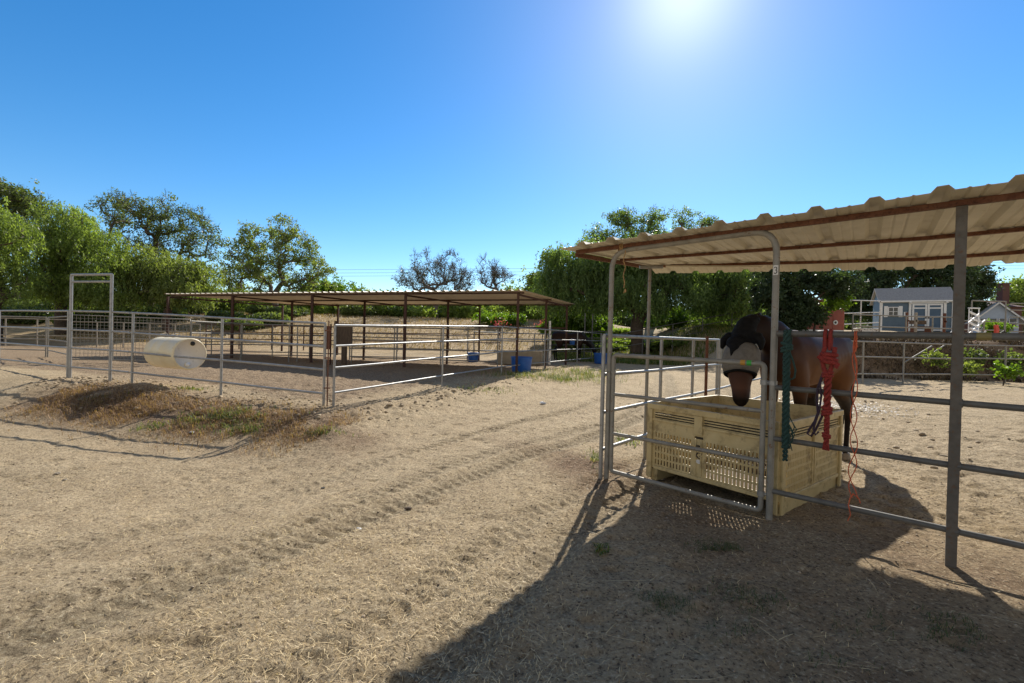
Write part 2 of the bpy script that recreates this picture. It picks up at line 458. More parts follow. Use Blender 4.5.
def gfull(x, y):
    x = np.asarray(x, float); y = np.asarray(y, float)
    z = gbase(x, y)
    near = 1 - sstep(12, 24, y)
    z = z + 0.035 * vnoise2(x * 0.9, y * 0.9, 3, 3)
    z = z + near * 0.012 * vnoise2(x * 5, y * 5, 11, 4)
    z = z + near * 0.011 * vnoise2(x * 15, y * 17, 83, 2) * (0.6 + 0.8 * vnoise2(x * 1.1, y * 1.1, 19, 2))
    # trodden paddock ground and clods on the berm
    inside = np.minimum(dA(x, y), dB(x, y))
    pad = ((x - 0.70) * 0.667 + (y - 5.07) * 0.745)
    trod = np.clip(sstep(-0.1, 0.8, inside) + sstep(0.2, 1.0, pad) * sstep(0.5, 2, (x - 0.95) * 0.72 - (y - 4.85) * 0.69 + 0.4), 0, 1)
    c = vnoise2(x * 7.5, y * 7.5, 29, 3)
    z = z + near * trod * 0.042 * c
    berm = np.exp(-((inside + 0.75) / 0.55) ** 2) * sstep(-11.5, -9.5, x) * (1 - sstep(11, 16, y)) * (1-sstep(2.2, 3.5, x))
    z = z + berm * (0.015 + 0.04 * np.maximum(0, vnoise2(x * 2.6, y * 2.6, 41, 4)) + 0.035 * vnoise2(x * 9, y * 9, 47, 2))
    # wheel tracks with tread marks
    m = (y < 20) & (x > -7) & (x < 9)
    off = np.full(x.shape, 9.0); lon = np.zeros(x.shape)
    if m.any():
        o, l = rutcoord(x[m], y[m]); off[m] = o; lon[m] = l
    for c0, dp, ph in ((0.0, 0.045, 0), (1.55, 0.038, 1.1), (-0.42, 0.018, 2.0), (1.12, 0.015, 0.4), (-1.5, 0.016, 0.9)):
        e = np.exp(-((off - c0 + 0.06 * np.sin(lon * 0.9 + ph)) / 0.12) ** 4)
        br = 0.65 + 0.35 * sstep(-0.25, 0.25, vnoise2(lon * 0.8 + ph * 9, off * 2 + 5, 61, 2))
        z = z - e * dp * br * near
        z = z + e * near * br * 0.0125 * np.sign(np.sin((lon + 0.5 * np.abs(off - c0)) * 2 * np.pi / 0.12)) * 0.8
        z = z + np.exp(-((np.abs(off - c0) - 0.21) / 0.06) ** 2) * dp * 0.5 * br * near
    # hoof and foot prints
    pr = vnoise2(x * 9.0, y * 9.0, 77, 1)
    z = z - near * 0.016 * sstep(0.45, 0.8, pr)
    return z

def gz(x, y):
    return float(gbase(np.array([x]), np.array([y]))[0])
def gzf(x, y):
    return float(gfull(np.array([x]), np.array([y]))[0])

def axis(lo, hi, fine_lo, fine_hi, h, growth):
    c = list(np.arange(fine_lo, fine_hi, h))
    a = []; s = h; p = fine_lo
    while p > lo:
        s *= growth; p -= s; a.append(p)
    b = []; s = h; p = c[-1]
    while p < hi:
        s *= growth; p += s; b.append(p)
    return np.array(a[::-1] + c + b)
gx = axis(-700, 700, -5.2, 4.6, 0.024, 1.022)
gy = axis(-40, 900, 1.3, 9.0, 0.024, 1.018)
X, Y = np.meshgrid(gx, gy)
Z = gfull(X, Y)
nx, ny = len(gx), len(gy)
idx = np.arange(nx * ny).reshape(ny, nx)
quads = np.stack([idx[:-1, :-1], idx[:-1, 1:], idx[1:, 1:], idx[1:, :-1]], -1).reshape(-1, 4)
verts = np.stack([X, Y, Z], -1).reshape(-1, 3)

xf, yf = X.ravel(), Y.ravel()
ins = np.minimum(dA(xf, yf), dB(xf, yf))
ww = vnoise2(xf * 1.3, yf * 1.3, 5, 4)
# zone attributes: organic (brown litter, plus shade painted below the left trees), dry grass, darker brown pen soil
organic = 1.25 * np.exp(-((ins + 0.95 + 0.3 * ww) / 0.95) ** 2) * sstep(-10.5, -8.5, xf) * (1 - sstep(6.6, 8.4, yf - 0.2 * xf) * sstep(-3.2, -2.2, xf)) * (0.7 + 0.6 * ww)
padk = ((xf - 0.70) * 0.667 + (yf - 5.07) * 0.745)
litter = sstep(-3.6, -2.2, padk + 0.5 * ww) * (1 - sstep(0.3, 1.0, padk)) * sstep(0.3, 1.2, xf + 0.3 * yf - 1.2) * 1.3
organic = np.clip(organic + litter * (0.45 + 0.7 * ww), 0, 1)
organic = np.maximum(organic, sstep(16.9, 18.0, yf + ww) * (1 - sstep(19.4, 20.2, yf)) * sstep(8.5, 11, xf))
organic = np.maximum(organic, 0.8 * sstep(19.5, 24, yf + 2 * ww) * (1 - sstep(38, 42, yf)) * sstep(9, 13, -xf) * sstep(0.50, 0.62, -xf / np.maximum(yf, 1)))  # darkening under the left trees, painted in place of their cast shade
drygr = sstep(25, 29, yf + 3 * ww) * (1 - sstep(8.5, 12, xf))
damp = np.clip(sstep(0.1, 1.2, ins + 0.6 * ww) * 0.95, 0, 1) * (1 - sstep(20, 26, yf))

rutv = np.zeros(xf.shape); mm = (yf < 20) & (xf > -7) & (xf < 9) & (yf > 0)
oo, ll = rutcoord(xf[mm], yf[mm]); acc = np.zeros(oo.shape)
for c0, ph, am in ((0.0, 0, 1), (1.55, 1.1, .9), (-0.42, 2.0, .6), (1.12, .4, .5), (-1.5, .9, .5)):
    acc = np.maximum(acc, am * np.exp(-((oo - c0 + 0.06 * np.sin(ll * 0.9 + ph)) / 0.17) ** 4))
rutv[mm] = acc
gm, nt, bs = new_mat('dirt_ground')
v = coords(nt, 1.0)
n_big = noise(nt, v, 0.35, 4, 0.6)
n_mid = noise(nt, v, 2.6, 6, 0.7)
n_fine = noise(nt, v, 22, 8, 0.75)
n_grit = noise(nt, v, 120, 6, 0.8)
base = ramp(nt, n_mid, [(0.30, (0.38, 0.283, 0.168)), (0.52, (0.505, 0.385, 0.238)), (0.72, (0.61, 0.48, 0.305))])
base = mixc(nt, ramp(nt, n_big, [(0.35, (0, 0, 0)), (0.65, (0.35, 0.35, 0.35))]), base, (0.47, 0.372, 0.23))
base = mixc(nt, ramp(nt, n_fine, [(0.36, (0.75, 0.75, 0.75)), (0.50, (0, 0, 0))]), base, (0.20, 0.155, 0.10))
base = mixc(nt, ramp(nt, n_grit, [(0.60, (0, 0, 0)), (0.74, (0.7, 0.7, 0.7))]), base, (0.66, 0.55, 0.38))
base = mixc(nt, ramp(nt, n_grit, [(0.30, (0.8, 0.8, 0.8)), (0.43, (0, 0, 0))]), base, (0.14, 0.10, 0.065))
def attr(nt, nm):
    a = nt.nodes.new('ShaderNodeAttribute'); a.attribute_name = nm; return a.outputs['Fac']
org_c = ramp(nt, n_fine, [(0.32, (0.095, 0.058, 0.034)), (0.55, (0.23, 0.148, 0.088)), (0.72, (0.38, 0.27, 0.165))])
rut_c = ramp(nt, n_fine, [(0.35, (0.22, 0.168, 0.105)), (0.6, (0.42, 0.34, 0.22))])
rf = nt.nodes.new('ShaderNodeMath'); rf.operation = 'MULTIPLY'; rf.inputs[1].default_value = 0.75
nt.links.new(attr(nt, 'rut'), rf.inputs[0])
base = mixc(nt, rf.outputs[0], base, rut_c)
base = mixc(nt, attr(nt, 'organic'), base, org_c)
dry_c = ramp(nt, n_mid, [(0.35, (0.30, 0.21, 0.115)), (0.6, (0.46, 0.34, 0.19))])
base = mixc(nt, attr(nt, 'drygrass'), base, dry_c)
pen_soil_c = ramp(nt, n_fine, [(0.35, (0.14, 0.092, 0.057)), (0.62, (0.34, 0.245, 0.155))])
base = mixc(nt, attr(nt, 'damp'), base, pen_soil_c)
nt.links.new(base, bs.inputs['Base Color'])
n_grain = noise(nt, v, 48, 4, 0.6)
base = mixc(nt, ramp(nt, n_grain, [(0.34, (0.9, 0.9, 0.9)), (0.45, (0, 0, 0))]), base, (0.12, 0.090, 0.058))
base = mixc(nt, ramp(nt, n_grain, [(0.57, (0, 0, 0)), (0.68, (0.75, 0.75, 0.75))]), base, (0.72, 0.61, 0.42))
nt.links.new(base, bs.inputs['Base Color'])
bs.inputs['Roughness'].default_value = 0.95
bs.inputs['Specular IOR Level'].default_value = 0.15
b1 = bump(nt, bs, n_fine, 1.0, 0.035)
b2 = nt.nodes.new('ShaderNodeBump'); b2.inputs['Strength'].default_value = 0.8; b2.inputs['Distance'].default_value = 0.010
nt.links.new(n_grit, b2.inputs['Height']); nt.links.new(b2.outputs[0], b1.inputs['Normal'])
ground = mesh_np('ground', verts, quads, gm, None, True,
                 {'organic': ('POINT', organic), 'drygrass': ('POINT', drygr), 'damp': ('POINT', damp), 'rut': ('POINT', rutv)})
tag(ground, 'dusty tan dirt ground with tyre tracks and hoof marks', 'ground', kind='structure')
# ------------------------------------------------------------------ the near pen: frame line F, gate, fence, roof
F0 = Vector((0.70, 5.07)); FD = Vector((0.745, -0.667)); WD = Vector((0.667, 0.745))
def FP(s, z, w=0.0):
    p = F0 + FD * s + WD * w
    return Vector((p.x, p.y, z))
FANG = math.atan2(FD.y, FD.x)

def arc_path(p_list, r=0.22, n=6):
    """round the inner corners of a polyline"""
    out = [Vector(p_list[0])]
    for i in range(1, len(p_list) - 1):
        a, b, c = Vector(p_list[i - 1]), Vector(p_list[i]), Vector(p_list[i + 1])
        u = (a - b).normalized(); v = (c - b).normalized()
        p0 = b + u * r; p2 = b + v * r
        for k in range(n + 1):
            t = k / n
            out.append(p0 * (1 - t) ** 2 + b * 2 * t * (1 - t) + p2 * t ** 2)
    out.append(Vector(p_list[-1]))
    return out

def band(center, axis_dir, r, h):
    """short clamp ring around a pipe"""
    q = Vector(axis_dir).to_track_quat('Z', 'Y').to_matrix().to_4x4()
    Mx = Matrix.Translation(center) @ q
    mb = MB(); mb.lathe([(r * .8, -h / 2), (r, -h / 2), (r, h / 2), (r * .8, h / 2)], 14, Mx, False)
    return mb

# goose-neck frame (two legs and a bent top pipe, one pipe)
fr = empty('bent_pipe_frame', FP(0.44, 0), 'arched grey pipe frame around the gate before the crate, with the number 3', 'gate frame')
pts = arc_path([FP(0.44, -0.05), FP(0.44, 2.38), FP(1.966, 2.40), FP(1.966, -0.05)], 0.2)
MB().tube(pts, 0.026, 14).build('bent_pipe', M['galv_old'], fr)
# number sticker faces the camera side
nx_ = -WD
sc = FP(1.966, 2.06) + Vector((nx_.x, nx_.y, 0)) * 0.0275
def local_frame(c, n2, scale=1.0):
    """matrix: local X to the viewer's right, local Y up, local Z along n2"""
    n3 = Vector((n2.x, n2.y, 0)).normalized(); up = Vector((0, 0, 1)); rt = up.cross(n3)
    m = Matrix((rt, up, n3)).transposed().to_4x4()
    return Matrix.Translation(c) @ m @ Matrix.Scale(scale, 4)
LF = local_frame(sc, nx_)
st = MB()
vs = []; 
for j in (-1, 1):
    for i in range(-4, 5):
        x = i / 4 * 0.019
        vs.append(LF @ Vector((x, j * 0.040, -(0.0285 - math.sqrt(0.0285 ** 2 - x * x)))))
fs = [(i, i + 1, 9 + i + 1, 9 + i) for i in range(8)]
stk = MB().add(vs, fs).build('number_sticker', M['sticker_white'], fr)
def strokes(LFm, polys, w, mat, parent, name, n=4, curve_r=None, abs_parent=None):
    mb = MB()
    for P in polys:
        pp = []
        for (a, b) in P:
            z = 0.0
            if curve_r: z = -(curve_r - math.sqrt(max(1e-9, curve_r ** 2 - a * a)))
            pp.append(LFm @ Vector((a, b, z + 0.0012)))
        mb.tube(pp, w, n, False)
    o = mb.build(name, mat, parent)
    return o
three = []
for k in range(11):
    a = R(150 - k * 24); three.append((0.0095 * math.cos(a), 0.0125 + 0.0125 * math.sin(a)))
for k in range(1, 12):
    a = R(90 - k * 22); three.append((0.011 * math.cos(a), -0.0135 + 0.0145 * math.sin(a)))
strokes(LF, [three], 0.0032, M['ink'], fr, 'digit', 6, 0.0285)

# twine hanging from the left end of the frame
tw = []
for k in range(14):
    tw.append(FP(0.60 + 0.006 * math.sin(k * 1.3), 2.38 - k * 0.030, -0.03 + 0.01 * math.cos(k)))
mb = MB(); mb.tube(tw, 0.005, 6)
for q in range(3):
    ring = [FP(0.52 + q * 0.015, 2.415, 0) + Vector((0, math.cos(a), math.sin(a))) * 0.036 for a in [i * math.pi / 5 for i in range(10)]]
    mb.tube(ring, 0.006, 6, closed=True)
mb.tube([FP(0.6, 1.98), FP(0.61, 1.955), FP(0.585, 1.94), FP(0.6, 1.97)], 0.008, 6)
tag(mb.build('hanging_twine', M['rope_tan']), 'frayed tan twine wound on the left shoulder of the arched pipe frame', 'twine')

# gate
g = empty('pipe_gate', FP(0.49, 0), 'closed pipe gate before the cream crate, orange and green tape on its top rail', 'gate')
zl = (1.300, 0.890, 0.480, 0.085); zr = (1.285, 0.890, 0.470, 0.055)
path = arc_path([FP(0.49, 0.085), FP(0.49, 1.300), FP(1.90, 1.285), FP(1.90, 0.055)], 0.035, 4)
path = arc_path([FP(1.2, 0.070), FP(0.49, 0.085), FP(0.49, 1.300), FP(1.90, 1.285), FP(1.90, 0.055), FP(1.2, 0.070)], 0.04, 4)
MB().tube(path, 0.0215, 12).build('gate_frame', M['galv_old'], g)
for a, b in zip(zl[1:3], zr[1:3]):
    MB().tube([FP(0.49, a), FP(1.90, b)], 0.0185, 12).build('rail', M['galv_old'], g)
for z in (1.13, 0.20):
    mb = band(FP(1.90, z), (0, 0, 1), 0.029, 0.04); mb.tube([FP(1.90, z), FP(1.966, z)], 0.012, 8)
    mb.v += []; mb.build('hinge', M['galv'], g)
b2_ = band(FP(1.966, 1.13), (0, 0, 1), 0.0325, 0.035); b2_.build('clamp', M['galv'], fr)
band(FP(1.785, 1.2870), (FD.x, FD.y, 0), 0.0235, 0.036).build('green_tape', M['tape_green'], g)
band(FP(1.735, 1.2875), (FD.x, FD.y, 0), 0.0235, 0.038).build('orange_tape', M['tape_orange'], g)
mb = band(FP(0.49, 1.12), (0, 0, 1), 0.027, 0.03); mb.tube([FP(0.47, 1.12, -0.02), FP(0.42, 1.12, -0.03), FP(0.41, 1.12, 0.03)], 0.006, 6)
mb.build('latch', M['galv_old'], g)

def rails_fence(name, label, p0, p1, zs0, zs1, posts, mat, r=0.02, rp=0.022, ztop=None, cat='fence', group=None, endcap=False, base=-0.12):
    """p0,p1 2-vectors; rails at heights zs above local ground; posts: list of t"""
    p0 = Vector(p0); p1 = Vector(p1)
    z0 = gz(p0.x, p0.y); z1 = gz(p1.x, p1.y)
    e = empty(name, (p0.x, p0.y, z0), label, cat, group)
    for a, b in zip(zs0, zs1):
        jr = random.Random(int(a * 1000) + int(abs(p0.x) * 77)); nn = max(3, int((p1 - p0).length / 1.1)); P = []
        for i in range(nn + 1):
            t = i / nn; k_ = 0 if i in (0, nn) else 0.007
            P.append((p0.x + (p1.x - p0.x) * t + jr.uniform(-k_, k_), p0.y + (p1.y - p0.y) * t + jr.uniform(-k_, k_), z0 + a + (z1 + b - z0 - a) * t + jr.uniform(-k_, k_)))
        MB().tube(P, r, 10).build('rail', mat, e)
    for t in posts:
        q = p0.lerp(p1, t); zt = (z0 + zs0[0]) * (1 - t) + (z1 + zs1[0]) * t
        top = zt if ztop is None else zt + ztop
        MB().tube([(q.x, q.y, gz(q.x, q.y) + base), (q.x, q.y, top)], rp, 10).build('post', mat, e)
    return e

# fence F right of the gate
ff = empty('pipe_fence', FP(1.99, 0), 'dark four rail pipe fence right of the gate with ropes hung on its top rail', 'fence')
for z in (1.535, 1.09, 0.67, 0.235):
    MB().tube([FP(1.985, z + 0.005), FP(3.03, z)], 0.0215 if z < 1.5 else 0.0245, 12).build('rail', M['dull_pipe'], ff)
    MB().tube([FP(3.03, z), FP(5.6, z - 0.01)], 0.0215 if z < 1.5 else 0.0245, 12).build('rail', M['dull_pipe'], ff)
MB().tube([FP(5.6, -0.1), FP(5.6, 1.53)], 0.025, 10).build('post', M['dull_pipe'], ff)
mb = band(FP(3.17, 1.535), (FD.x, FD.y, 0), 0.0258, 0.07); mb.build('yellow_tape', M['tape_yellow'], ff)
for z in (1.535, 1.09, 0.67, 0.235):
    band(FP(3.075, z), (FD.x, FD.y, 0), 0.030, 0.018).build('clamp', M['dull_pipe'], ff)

# near shelter
RS0, RS1 = -0.07, 6.3
RW = Vector((0.615, 0.7885))
def RP(s, z, w=0.0):
    p = F0 + FD * s + RW * w
    return Vector((p.x, p.y, z))
def backz(s): return max(2.39, 2.575 - 0.062 * max(0, s))
def beamz(s, w): return 2.42 + (backz(s) - 2.42) * w / 2.27
sh = empty('tin_roof_shelter', FP(3.05, 0, 0), 'near shelter with ribbed cream tin roof on rusty purlins above the horse', 'shelter')
# roof sheet
def rib_profile(s0, s1):
    prof = []; k = math.floor((s0 - 0.21) / 0.34) - 1
    while 0.21 + k * 0.34 < s1 + 0.4:
        c = 0.21 + k * 0.34
        for ds, h in ((-0.058, 0), (-0.028, 0.036), (0.028, 0.036), (0.058, 0), (0.108, 0), (0.122, 0.007), (0.136, 0), (0.186, 0), (0.200, 0.007), (0.214, 0)):
            if s0 <= c + ds <= s1: prof.append((c + ds, h))
        k += 1
    return [(s0, prof[0][1])] + prof + [(s1, prof[-1][1])]
prof = rib_profile(RS0, RS1)
ws = np.array([-0.27, 0.0, .35, .75, 1.13, 1.5, 1.9, 2.27, 2.40, 2.56])
def sheet(prof, ws, fn, th):
    n = len(prof); m = len(ws); V = []
    for top in (1, 0):
        for w in ws:
            for (s, h) in prof:
                p = fn(s, w); V.append((p.x, p.y, p.z + h + (th if top else 0)))
    Fc = []
    o = n * m
    for j in range(m - 1):
        for i in range(n - 1):
            a = j * n + i
            Fc.append((a, a + 1, a + n + 1, a + n)); Fc.append((o + a, o + a + n, o + a + n + 1, o + a + 1))
    for i in range(n - 1):
        Fc.append((i, o + i, o + i + 1, i + 1)); b = (m - 1) * n + i
        Fc.append((b, b + 1, o + b + 1, o + b))
    for j in range(m - 1):
        a = j * n; Fc.append((a, a + n, o + a + n, o + a)); a = j * n + n - 1
        Fc.append((a, o + a, o + a + n, a + n))
    return V, Fc
V, Fc = sheet(prof, ws, lambda s, w: RP(s, beamz(s, min(w, 2.27)) - max(0, w - 2.27) * .30 + 0.022 + 0.004 * math.sin(s * 5 + w * 3), w), 0.0025)
MB().add(V, Fc).build('roof_sheet', M['roof_tin'], sh)
for w, hh in ((0.0, 0.038), (1.13, 0.030), (2.27, 0.032)):
    mb = MB(); P = [RS0 + 0.07 + i * 0.6 for i in range(11)]
    for a, b in zip(P[:-1], P[1:]):
        mb.beam(RP(a, beamz(a, w) - hh / 2 + 0.02, w), RP(b, beamz(b, w) - hh / 2 + 0.02, w), 0.045, hh)
    mb.build('purlin', M['rust'], sh)
for s in (-0.02, 4.9):
    MB().beam(RP(s, beamz(s, 0) - 0.022, 0.02), RP(s, beamz(s, 2.27) - 0.022, 2.25), 0.035, 0.045).build('rafter', M['rust'], sh)
MB().beam(FP(3.05, -0.1), FP(3.05, 2.397), 0.056, 0.056, Vector((FD.x, FD.y, 0))).build('post', M['post_brown'], sh)
for s, w, zt in ((4.9, 2.27, 2.38), (4.9, 0.0, 2.38), (0.33, 1.13, 2.36)):
    r = 0.025 if s > 1 else 0.021
    MB().tube([FP(s, -0.1, w), FP(s, zt, w)], r, 12).build('post', M['galv_old'], sh)
pbk = F0 + FD * 0.33 + WD * 1.13
MB().tube([(pbk.x - 0.13, pbk.y, 2.375), (pbk.x + 0.16, pbk.y, 2.385)], 0.022, 10).build('cross_pipe', M['galv'], sh)
MB().beam(RP(0.30, beamz(0.3, 2.27) - 0.04, 2.0), RP(1.5, beamz(1.5, 2.27) - 0.045, 2.2), 0.05, 0.02).build('brace', M['roof_tin'], sh)

# ------------------------------------------------------------------ side fence D (towards the back) and back fence E
D0 = Vector((0.985, 4.80))
def DP(w): p = D0 + WD * w; return (p.x, p.y)
dz0 = (1.50, 1.09, 0.69, 0.30)
rails_fence('corral_panel', 'shiny galvanized corral panel running back from the gate left post to the rusty stake', DP(-0.03), DP(3.65), dz0, dz0, (0.0, 0.39, 0.69, 0.985), M['galv'], 0.019, 0.021, group='galvanized corral panels')
rails_fence('corral_panel', 'galvanized corral panel behind the horse head, second one back from the gate', DP(3.72), DP(7.4), dz0, dz0, (0.0, 0.5, 1.0), M['galv'], 0.019, 0.021, group='galvanized corral panels')
rails_fence('corral_panel', 'far galvanized corral panel hidden mostly by the horse', DP(7.47), DP(12.6), dz0, dz0, (0.0, 0.5, 1.0), M['galv'], 0.019, 0.021, group='galvanized corral panels')
mb = MB(); q = D0 + WD * 3.0
mb.tube([(q.x + .03, q.y, gz(q.x, q.y) - 0.1), (q.x + .03, q.y, 1.55)], 0.024, 8)
tag(mb.build('rusty_stake', M['rust']), 'thin rusty red steel stake standing in the panel left of the horse head', 'stake')

E = [at(820, 384, 15.6), at(887, 383, 15.9), at(952, 384, 16.1), at(1001, 385, 16.2), at(1075, 388, 16.4)]
E = [Vector((p.x, p.y)) for p in E]
ez = (1.47, 0.95, 0.42, )
rails_fence('paddock_fence', 'grey pipe fence along the foot of the dark bank, right behind the horse rump', Vector(DP(12.7)), E[2], (1.42, 0.92, 0.36), (1.35, 0.85, 0.30), (0.02, 0.33, 0.62), M['galv_old'], 0.024, 0.027)
rails_fence('paddock_fence', 'grey pipe fence at the bank foot beside the green plant at the right edge', E[2] + Vector((0.1, 0)), E[4], (1.35, 0.88, 0.30), (1.38, 0.9, 0.32), (0.0, 0.41, 1.0), M['galv_old'], 0.024, 0.03)
for a, b, l in (((905, 362, 17.4), (932, 346, 18.0), 'long pale pole leaning up the dark bank'), ((927, 357, 17.8), (945, 345, 18.2), 'short pale pole leaning up the dark bank beside the bush')):
    tag(MB().tube([at(*a), at(*b)], 0.025, 8).build('leaning_pole', M['galv_old']), l, 'pole')

# ------------------------------------------------------------------ left pens: A, B
def Apt(t): return Vector((CN[0] + AD[0] * t, CN[1] + AD[1] * t))
def Bpt(t): return Vector((CN[0] + BD[0] * t, CN[1] + BD[1] * t))
az = (1.53, 1.10, 0.68, 0.24)
rails_fence('corral_panel', 'galvanized corral panel with the cream drum behind it', Apt(0.16), Apt(5.22), az, az, (0.0, 0.49, 0.99), M['galv'], 0.021, 0.024, group='galvanized corral panels')
# walk through gate
p0 = Apt(5.86); p1 = Apt(7.20); pg = Apt(5.27); zg = gz(*pg); z0 = gz(*p0); z1 = gz(*p1)
wg = empty('walk_through_gate', (p0.x, p0.y, z0), 'tall galvanized walk-through gate frame with two top bars standing left of the cream drum', 'gate')
H = 2.36
MB().tube([(p0.x, p0.y, z0 - 0.1), (p0.x, p0.y, z0 + H)], 0.03, 10).build('post', M['galv'], wg)
MB().tube([(p1.x, p1.y, z1 - 0.1), (p1.x, p1.y, z1 + H - 0.02)], 0.03, 10).build('post', M['galv'], wg)
MB().tube([(p0.x, p0.y, z0 + H), (p1.x, p1.y, z1 + H)], 0.028, 10).build('top_bar', M['galv'], wg)
MB().tube([(p0.x, p0.y, z0 + H - 0.16), (p1.x, p1.y, z1 + H - 0.16)], 0.024, 10).build('top_bar', M['galv'], wg)
for a in az:
    MB().tube([(pg.x, pg.y, zg + a), (p0.x, p0.y, z0 + a), (p1.x, p1.y, z1 + a)], 0.021, 10).build('rail', M['galv'], wg)
q0 = Apt(7.28); q1 = at(22, 366, 12.6); q2 = at(-60, 362, 14.2)
q1 = Vector((q1.x, q1.y)); q2 = Vector((q2.x, q2.y))
rails_fence('corral_panel', 'galvanized corral panel left of the tall walk-through gate, running to the left edge', q0, q2, az, az, (0.0, (q1 - q0).length / (q2 - q0).length, 1.0), M['galv'], 0.021, 0.026, group='galvanized corral panels')
# B
segs = [(0.06, 3.4, (0.0, 0.98), 'galvanized corral panel starting at the front corner post of the left pen'),
        (3.45, 10.0, (0.0, 0.47, 0.99), 'galvanized corral panel in front of the blue tub under the far shelter'),
        (10.06, 17.2, (0.0, 0.52, 1.0), 'galvanized corral panel in front of the grazing horse')]
segs = [(0.06, 6.6, (0.0, 0.515, 0.99), 'galvanized corral panel starting at the front corner post of the left pen'),
        (6.66, 10.0, (0.98,), 'short galvanized corral panel just right of the blue tub at the far shelter'),
        (10.06, 17.6, (0.48, 0.98), 'galvanized corral panel in front of the grazing horse')]
bz = (1.50, 1.12, 0.72, 0.26)
for a, b, ps, l in segs:
    rails_fence('corral_panel', l, Bpt(a), Bpt(b), bz, bz, ps, M['galv'], 0.021, 0.023, group='galvanized corral panels')
for t in (0.10,):
    q = Apt(0.05)
# latch pin at corner
c0 = Apt(0.08); zc = gz(c0.x, c0.y)
mb = MB(); mb.tube([(c0.x, c0.y, zc - 0.1), (c0.x, c0.y, zc + 1.58)], 0.012, 8)
for z in (0.35, 0.9, 1.4): mb.tube([(c0.x - 0.06, c0.y - .02, zc + z), (c0.x + 0.06, c0.y - .02, zc + z)], 0.012, 6)
tag(mb.build('connector_pin', M['rust']), 'rusty connector rod joining the two panels at the front corner', 'rod')

# wire mesh panel and pens behind
def P2(u, Y): return Vector((px2x(u, Y), Y))
def mesh_panel(name, label, a, b, h, mat, cell=0.1):
    za, zb = gz(*a), gz(*b)
    e = empty(name, (a.x, a.y, za), label, 'fence')
    fr_ = [(a.x, a.y, za + .1), (a.x, a.y, za + h), (b.x, b.y, zb + h), (b.x, b.y, zb + .1)]
    MB().tube(fr_ + [fr_[0]], 0.022, 8).build('frame', mat, e)
    L = (b - a).length; n = int(L / cell); mb = MB()
    for i in range(1, n):
        q = a.lerp(b, i / n); z = za + (zb - za) * i / n
        mb.tube([(q.x, q.y, z + .1), (q.x, q.y, z + h)], 0.006, 3, False, False)
    for j in range(1, int(h / cell)):
        mb.tube([(a.x, a.y, za + .1 + j * cell), (b.x, b.y, zb + .1 + j * cell)], 0.006, 3, False, False)
    mb.build('wire_mesh', M['galv_old'], e)
    return e
mesh_panel('mesh_panel', 'wire mesh pen panel seen through the walk-through gate', P2(68, 14.3), P2(112, 14.6), 1.5, M['galv_old'])
mesh_panel('mesh_panel', 'wire mesh pen panel behind the left end of the cream drum', P2(113, 14.6), P2(190, 15.2), 1.5, M['galv_old'])
cz = (1.45, 1.05, 0.65, 0.25)
runs = [
    (P2(-80, 16.4), P2(46, 16.6), 'grey pipe fence behind the left panel, left of the thin blue-grey post', (0, .5, 1), 'galv_old', cz),
    (P2(48, 16.6), P2(68, 14.3), 'short grey pipe fence run joining the wire mesh from the left', (0,), 'galv_old', cz),
    (P2(191, 15.2), P2(241, 17.6), 'grey pipe fence right of the cream drum end, second row back', (0, 1), 'galv_old', cz),
    (P2(242, 17.6), P2(326, 18.4), 'grey pipe fence between the third and fourth front shelter posts from the left', (.55, .65, 1), 'galv_old', cz),
    (P2(350, 20.5), P2(470, 21.5), 'grey pipe fence under the middle of the far shelter', (0, .38, .98), 'galv', (1.5, 1.2, .9, .5, .15)),
    (P2(474, 22.0), P2(548, 24.5), 'pale pipe fence behind the blue tub at the far shelter', (0, .3, .55, .8, 1), 'galv', (1.4, 1.0, .5)),
    (P2(196, 19.6), P2(346, 20.4), 'thin grey pipe run under the left half of the far shelter', (.1, .3, .5, .75, 1), 'galv_old', cz),
    (P2(352, 17.8), P2(498, 17.0), 'grey pipe run right behind the third front post of the far shelter', (0, .3, .62, 1), 'galv_old', cz),
    (P2(-60, 24), P2(68, 25), 'old wooden rail fence in the shade under the left pepper tree', (0, .25, .5, .75, 1), 'wood_grey', (1.5, 1.05, .6)),
    (P2(70, 25), P2(200, 26), 'old wooden rail fence behind the wire mesh panels', (.2, .4, .6, .8, 1), 'wood_grey', (1.4, .95, .5)),
    (P2(206, 26), P2(335, 27), 'dark pipe fence at the foot of the dry field, left half', (0, .25, .5, .75, 1), 'rust_dark', (1.4, 1.0, .6)),
    (P2(345, 27), P2(500, 28), 'dark pipe fence at the foot of the dry field, right half', (0, .33, .66, 1), 'rust_dark', (1.6, 1.1, .6)),
    (P2(550, 26.5), P2(606, 27.5), 'dark blue-grey rail fence behind the grazing horse', (0, .5, 1), 'dull_pipe', (1.5, 1.1, .7, .3)),
    (P2(612, 27), P2(760, 28), 'dark rail fence under the big pepper tree', (0, .2, .4, .6, .8, 1), 'dull_pipe', (1.3, .9, .5)),
    (P2(640, 38), P2(790, 40), 'pale far rail fence seen under the big pepper tree branches', (0, .2, .4, .6, .8, 1), 'wood_grey', (1.5, .9, .4)),
]
for a, b, l, ps, mt, zz in runs:
    rails_fence('rail_fence', l, a, b, zz, zz, ps, M[mt], 0.026 if a.y > 20 else 0.02, 0.032 if a.y > 20 else 0.022, group='rail fences of the back pens')
for u, Y, h in ((584.5, 25.5, 2.6), (592, 25.5, 2.55)):
    q = P2(u, Y); z = gz(*q)
    tag(MB().tube([(q.x, q.y, z - .1), (q.x, q.y, z + h)], 0.03, 8).build('pipe_post', M['dull_pipe']),
        'tall thin dark pipe post behind the grazing horse, %s of the pair' % ('left' if u < 590 else 'right'), 'post')

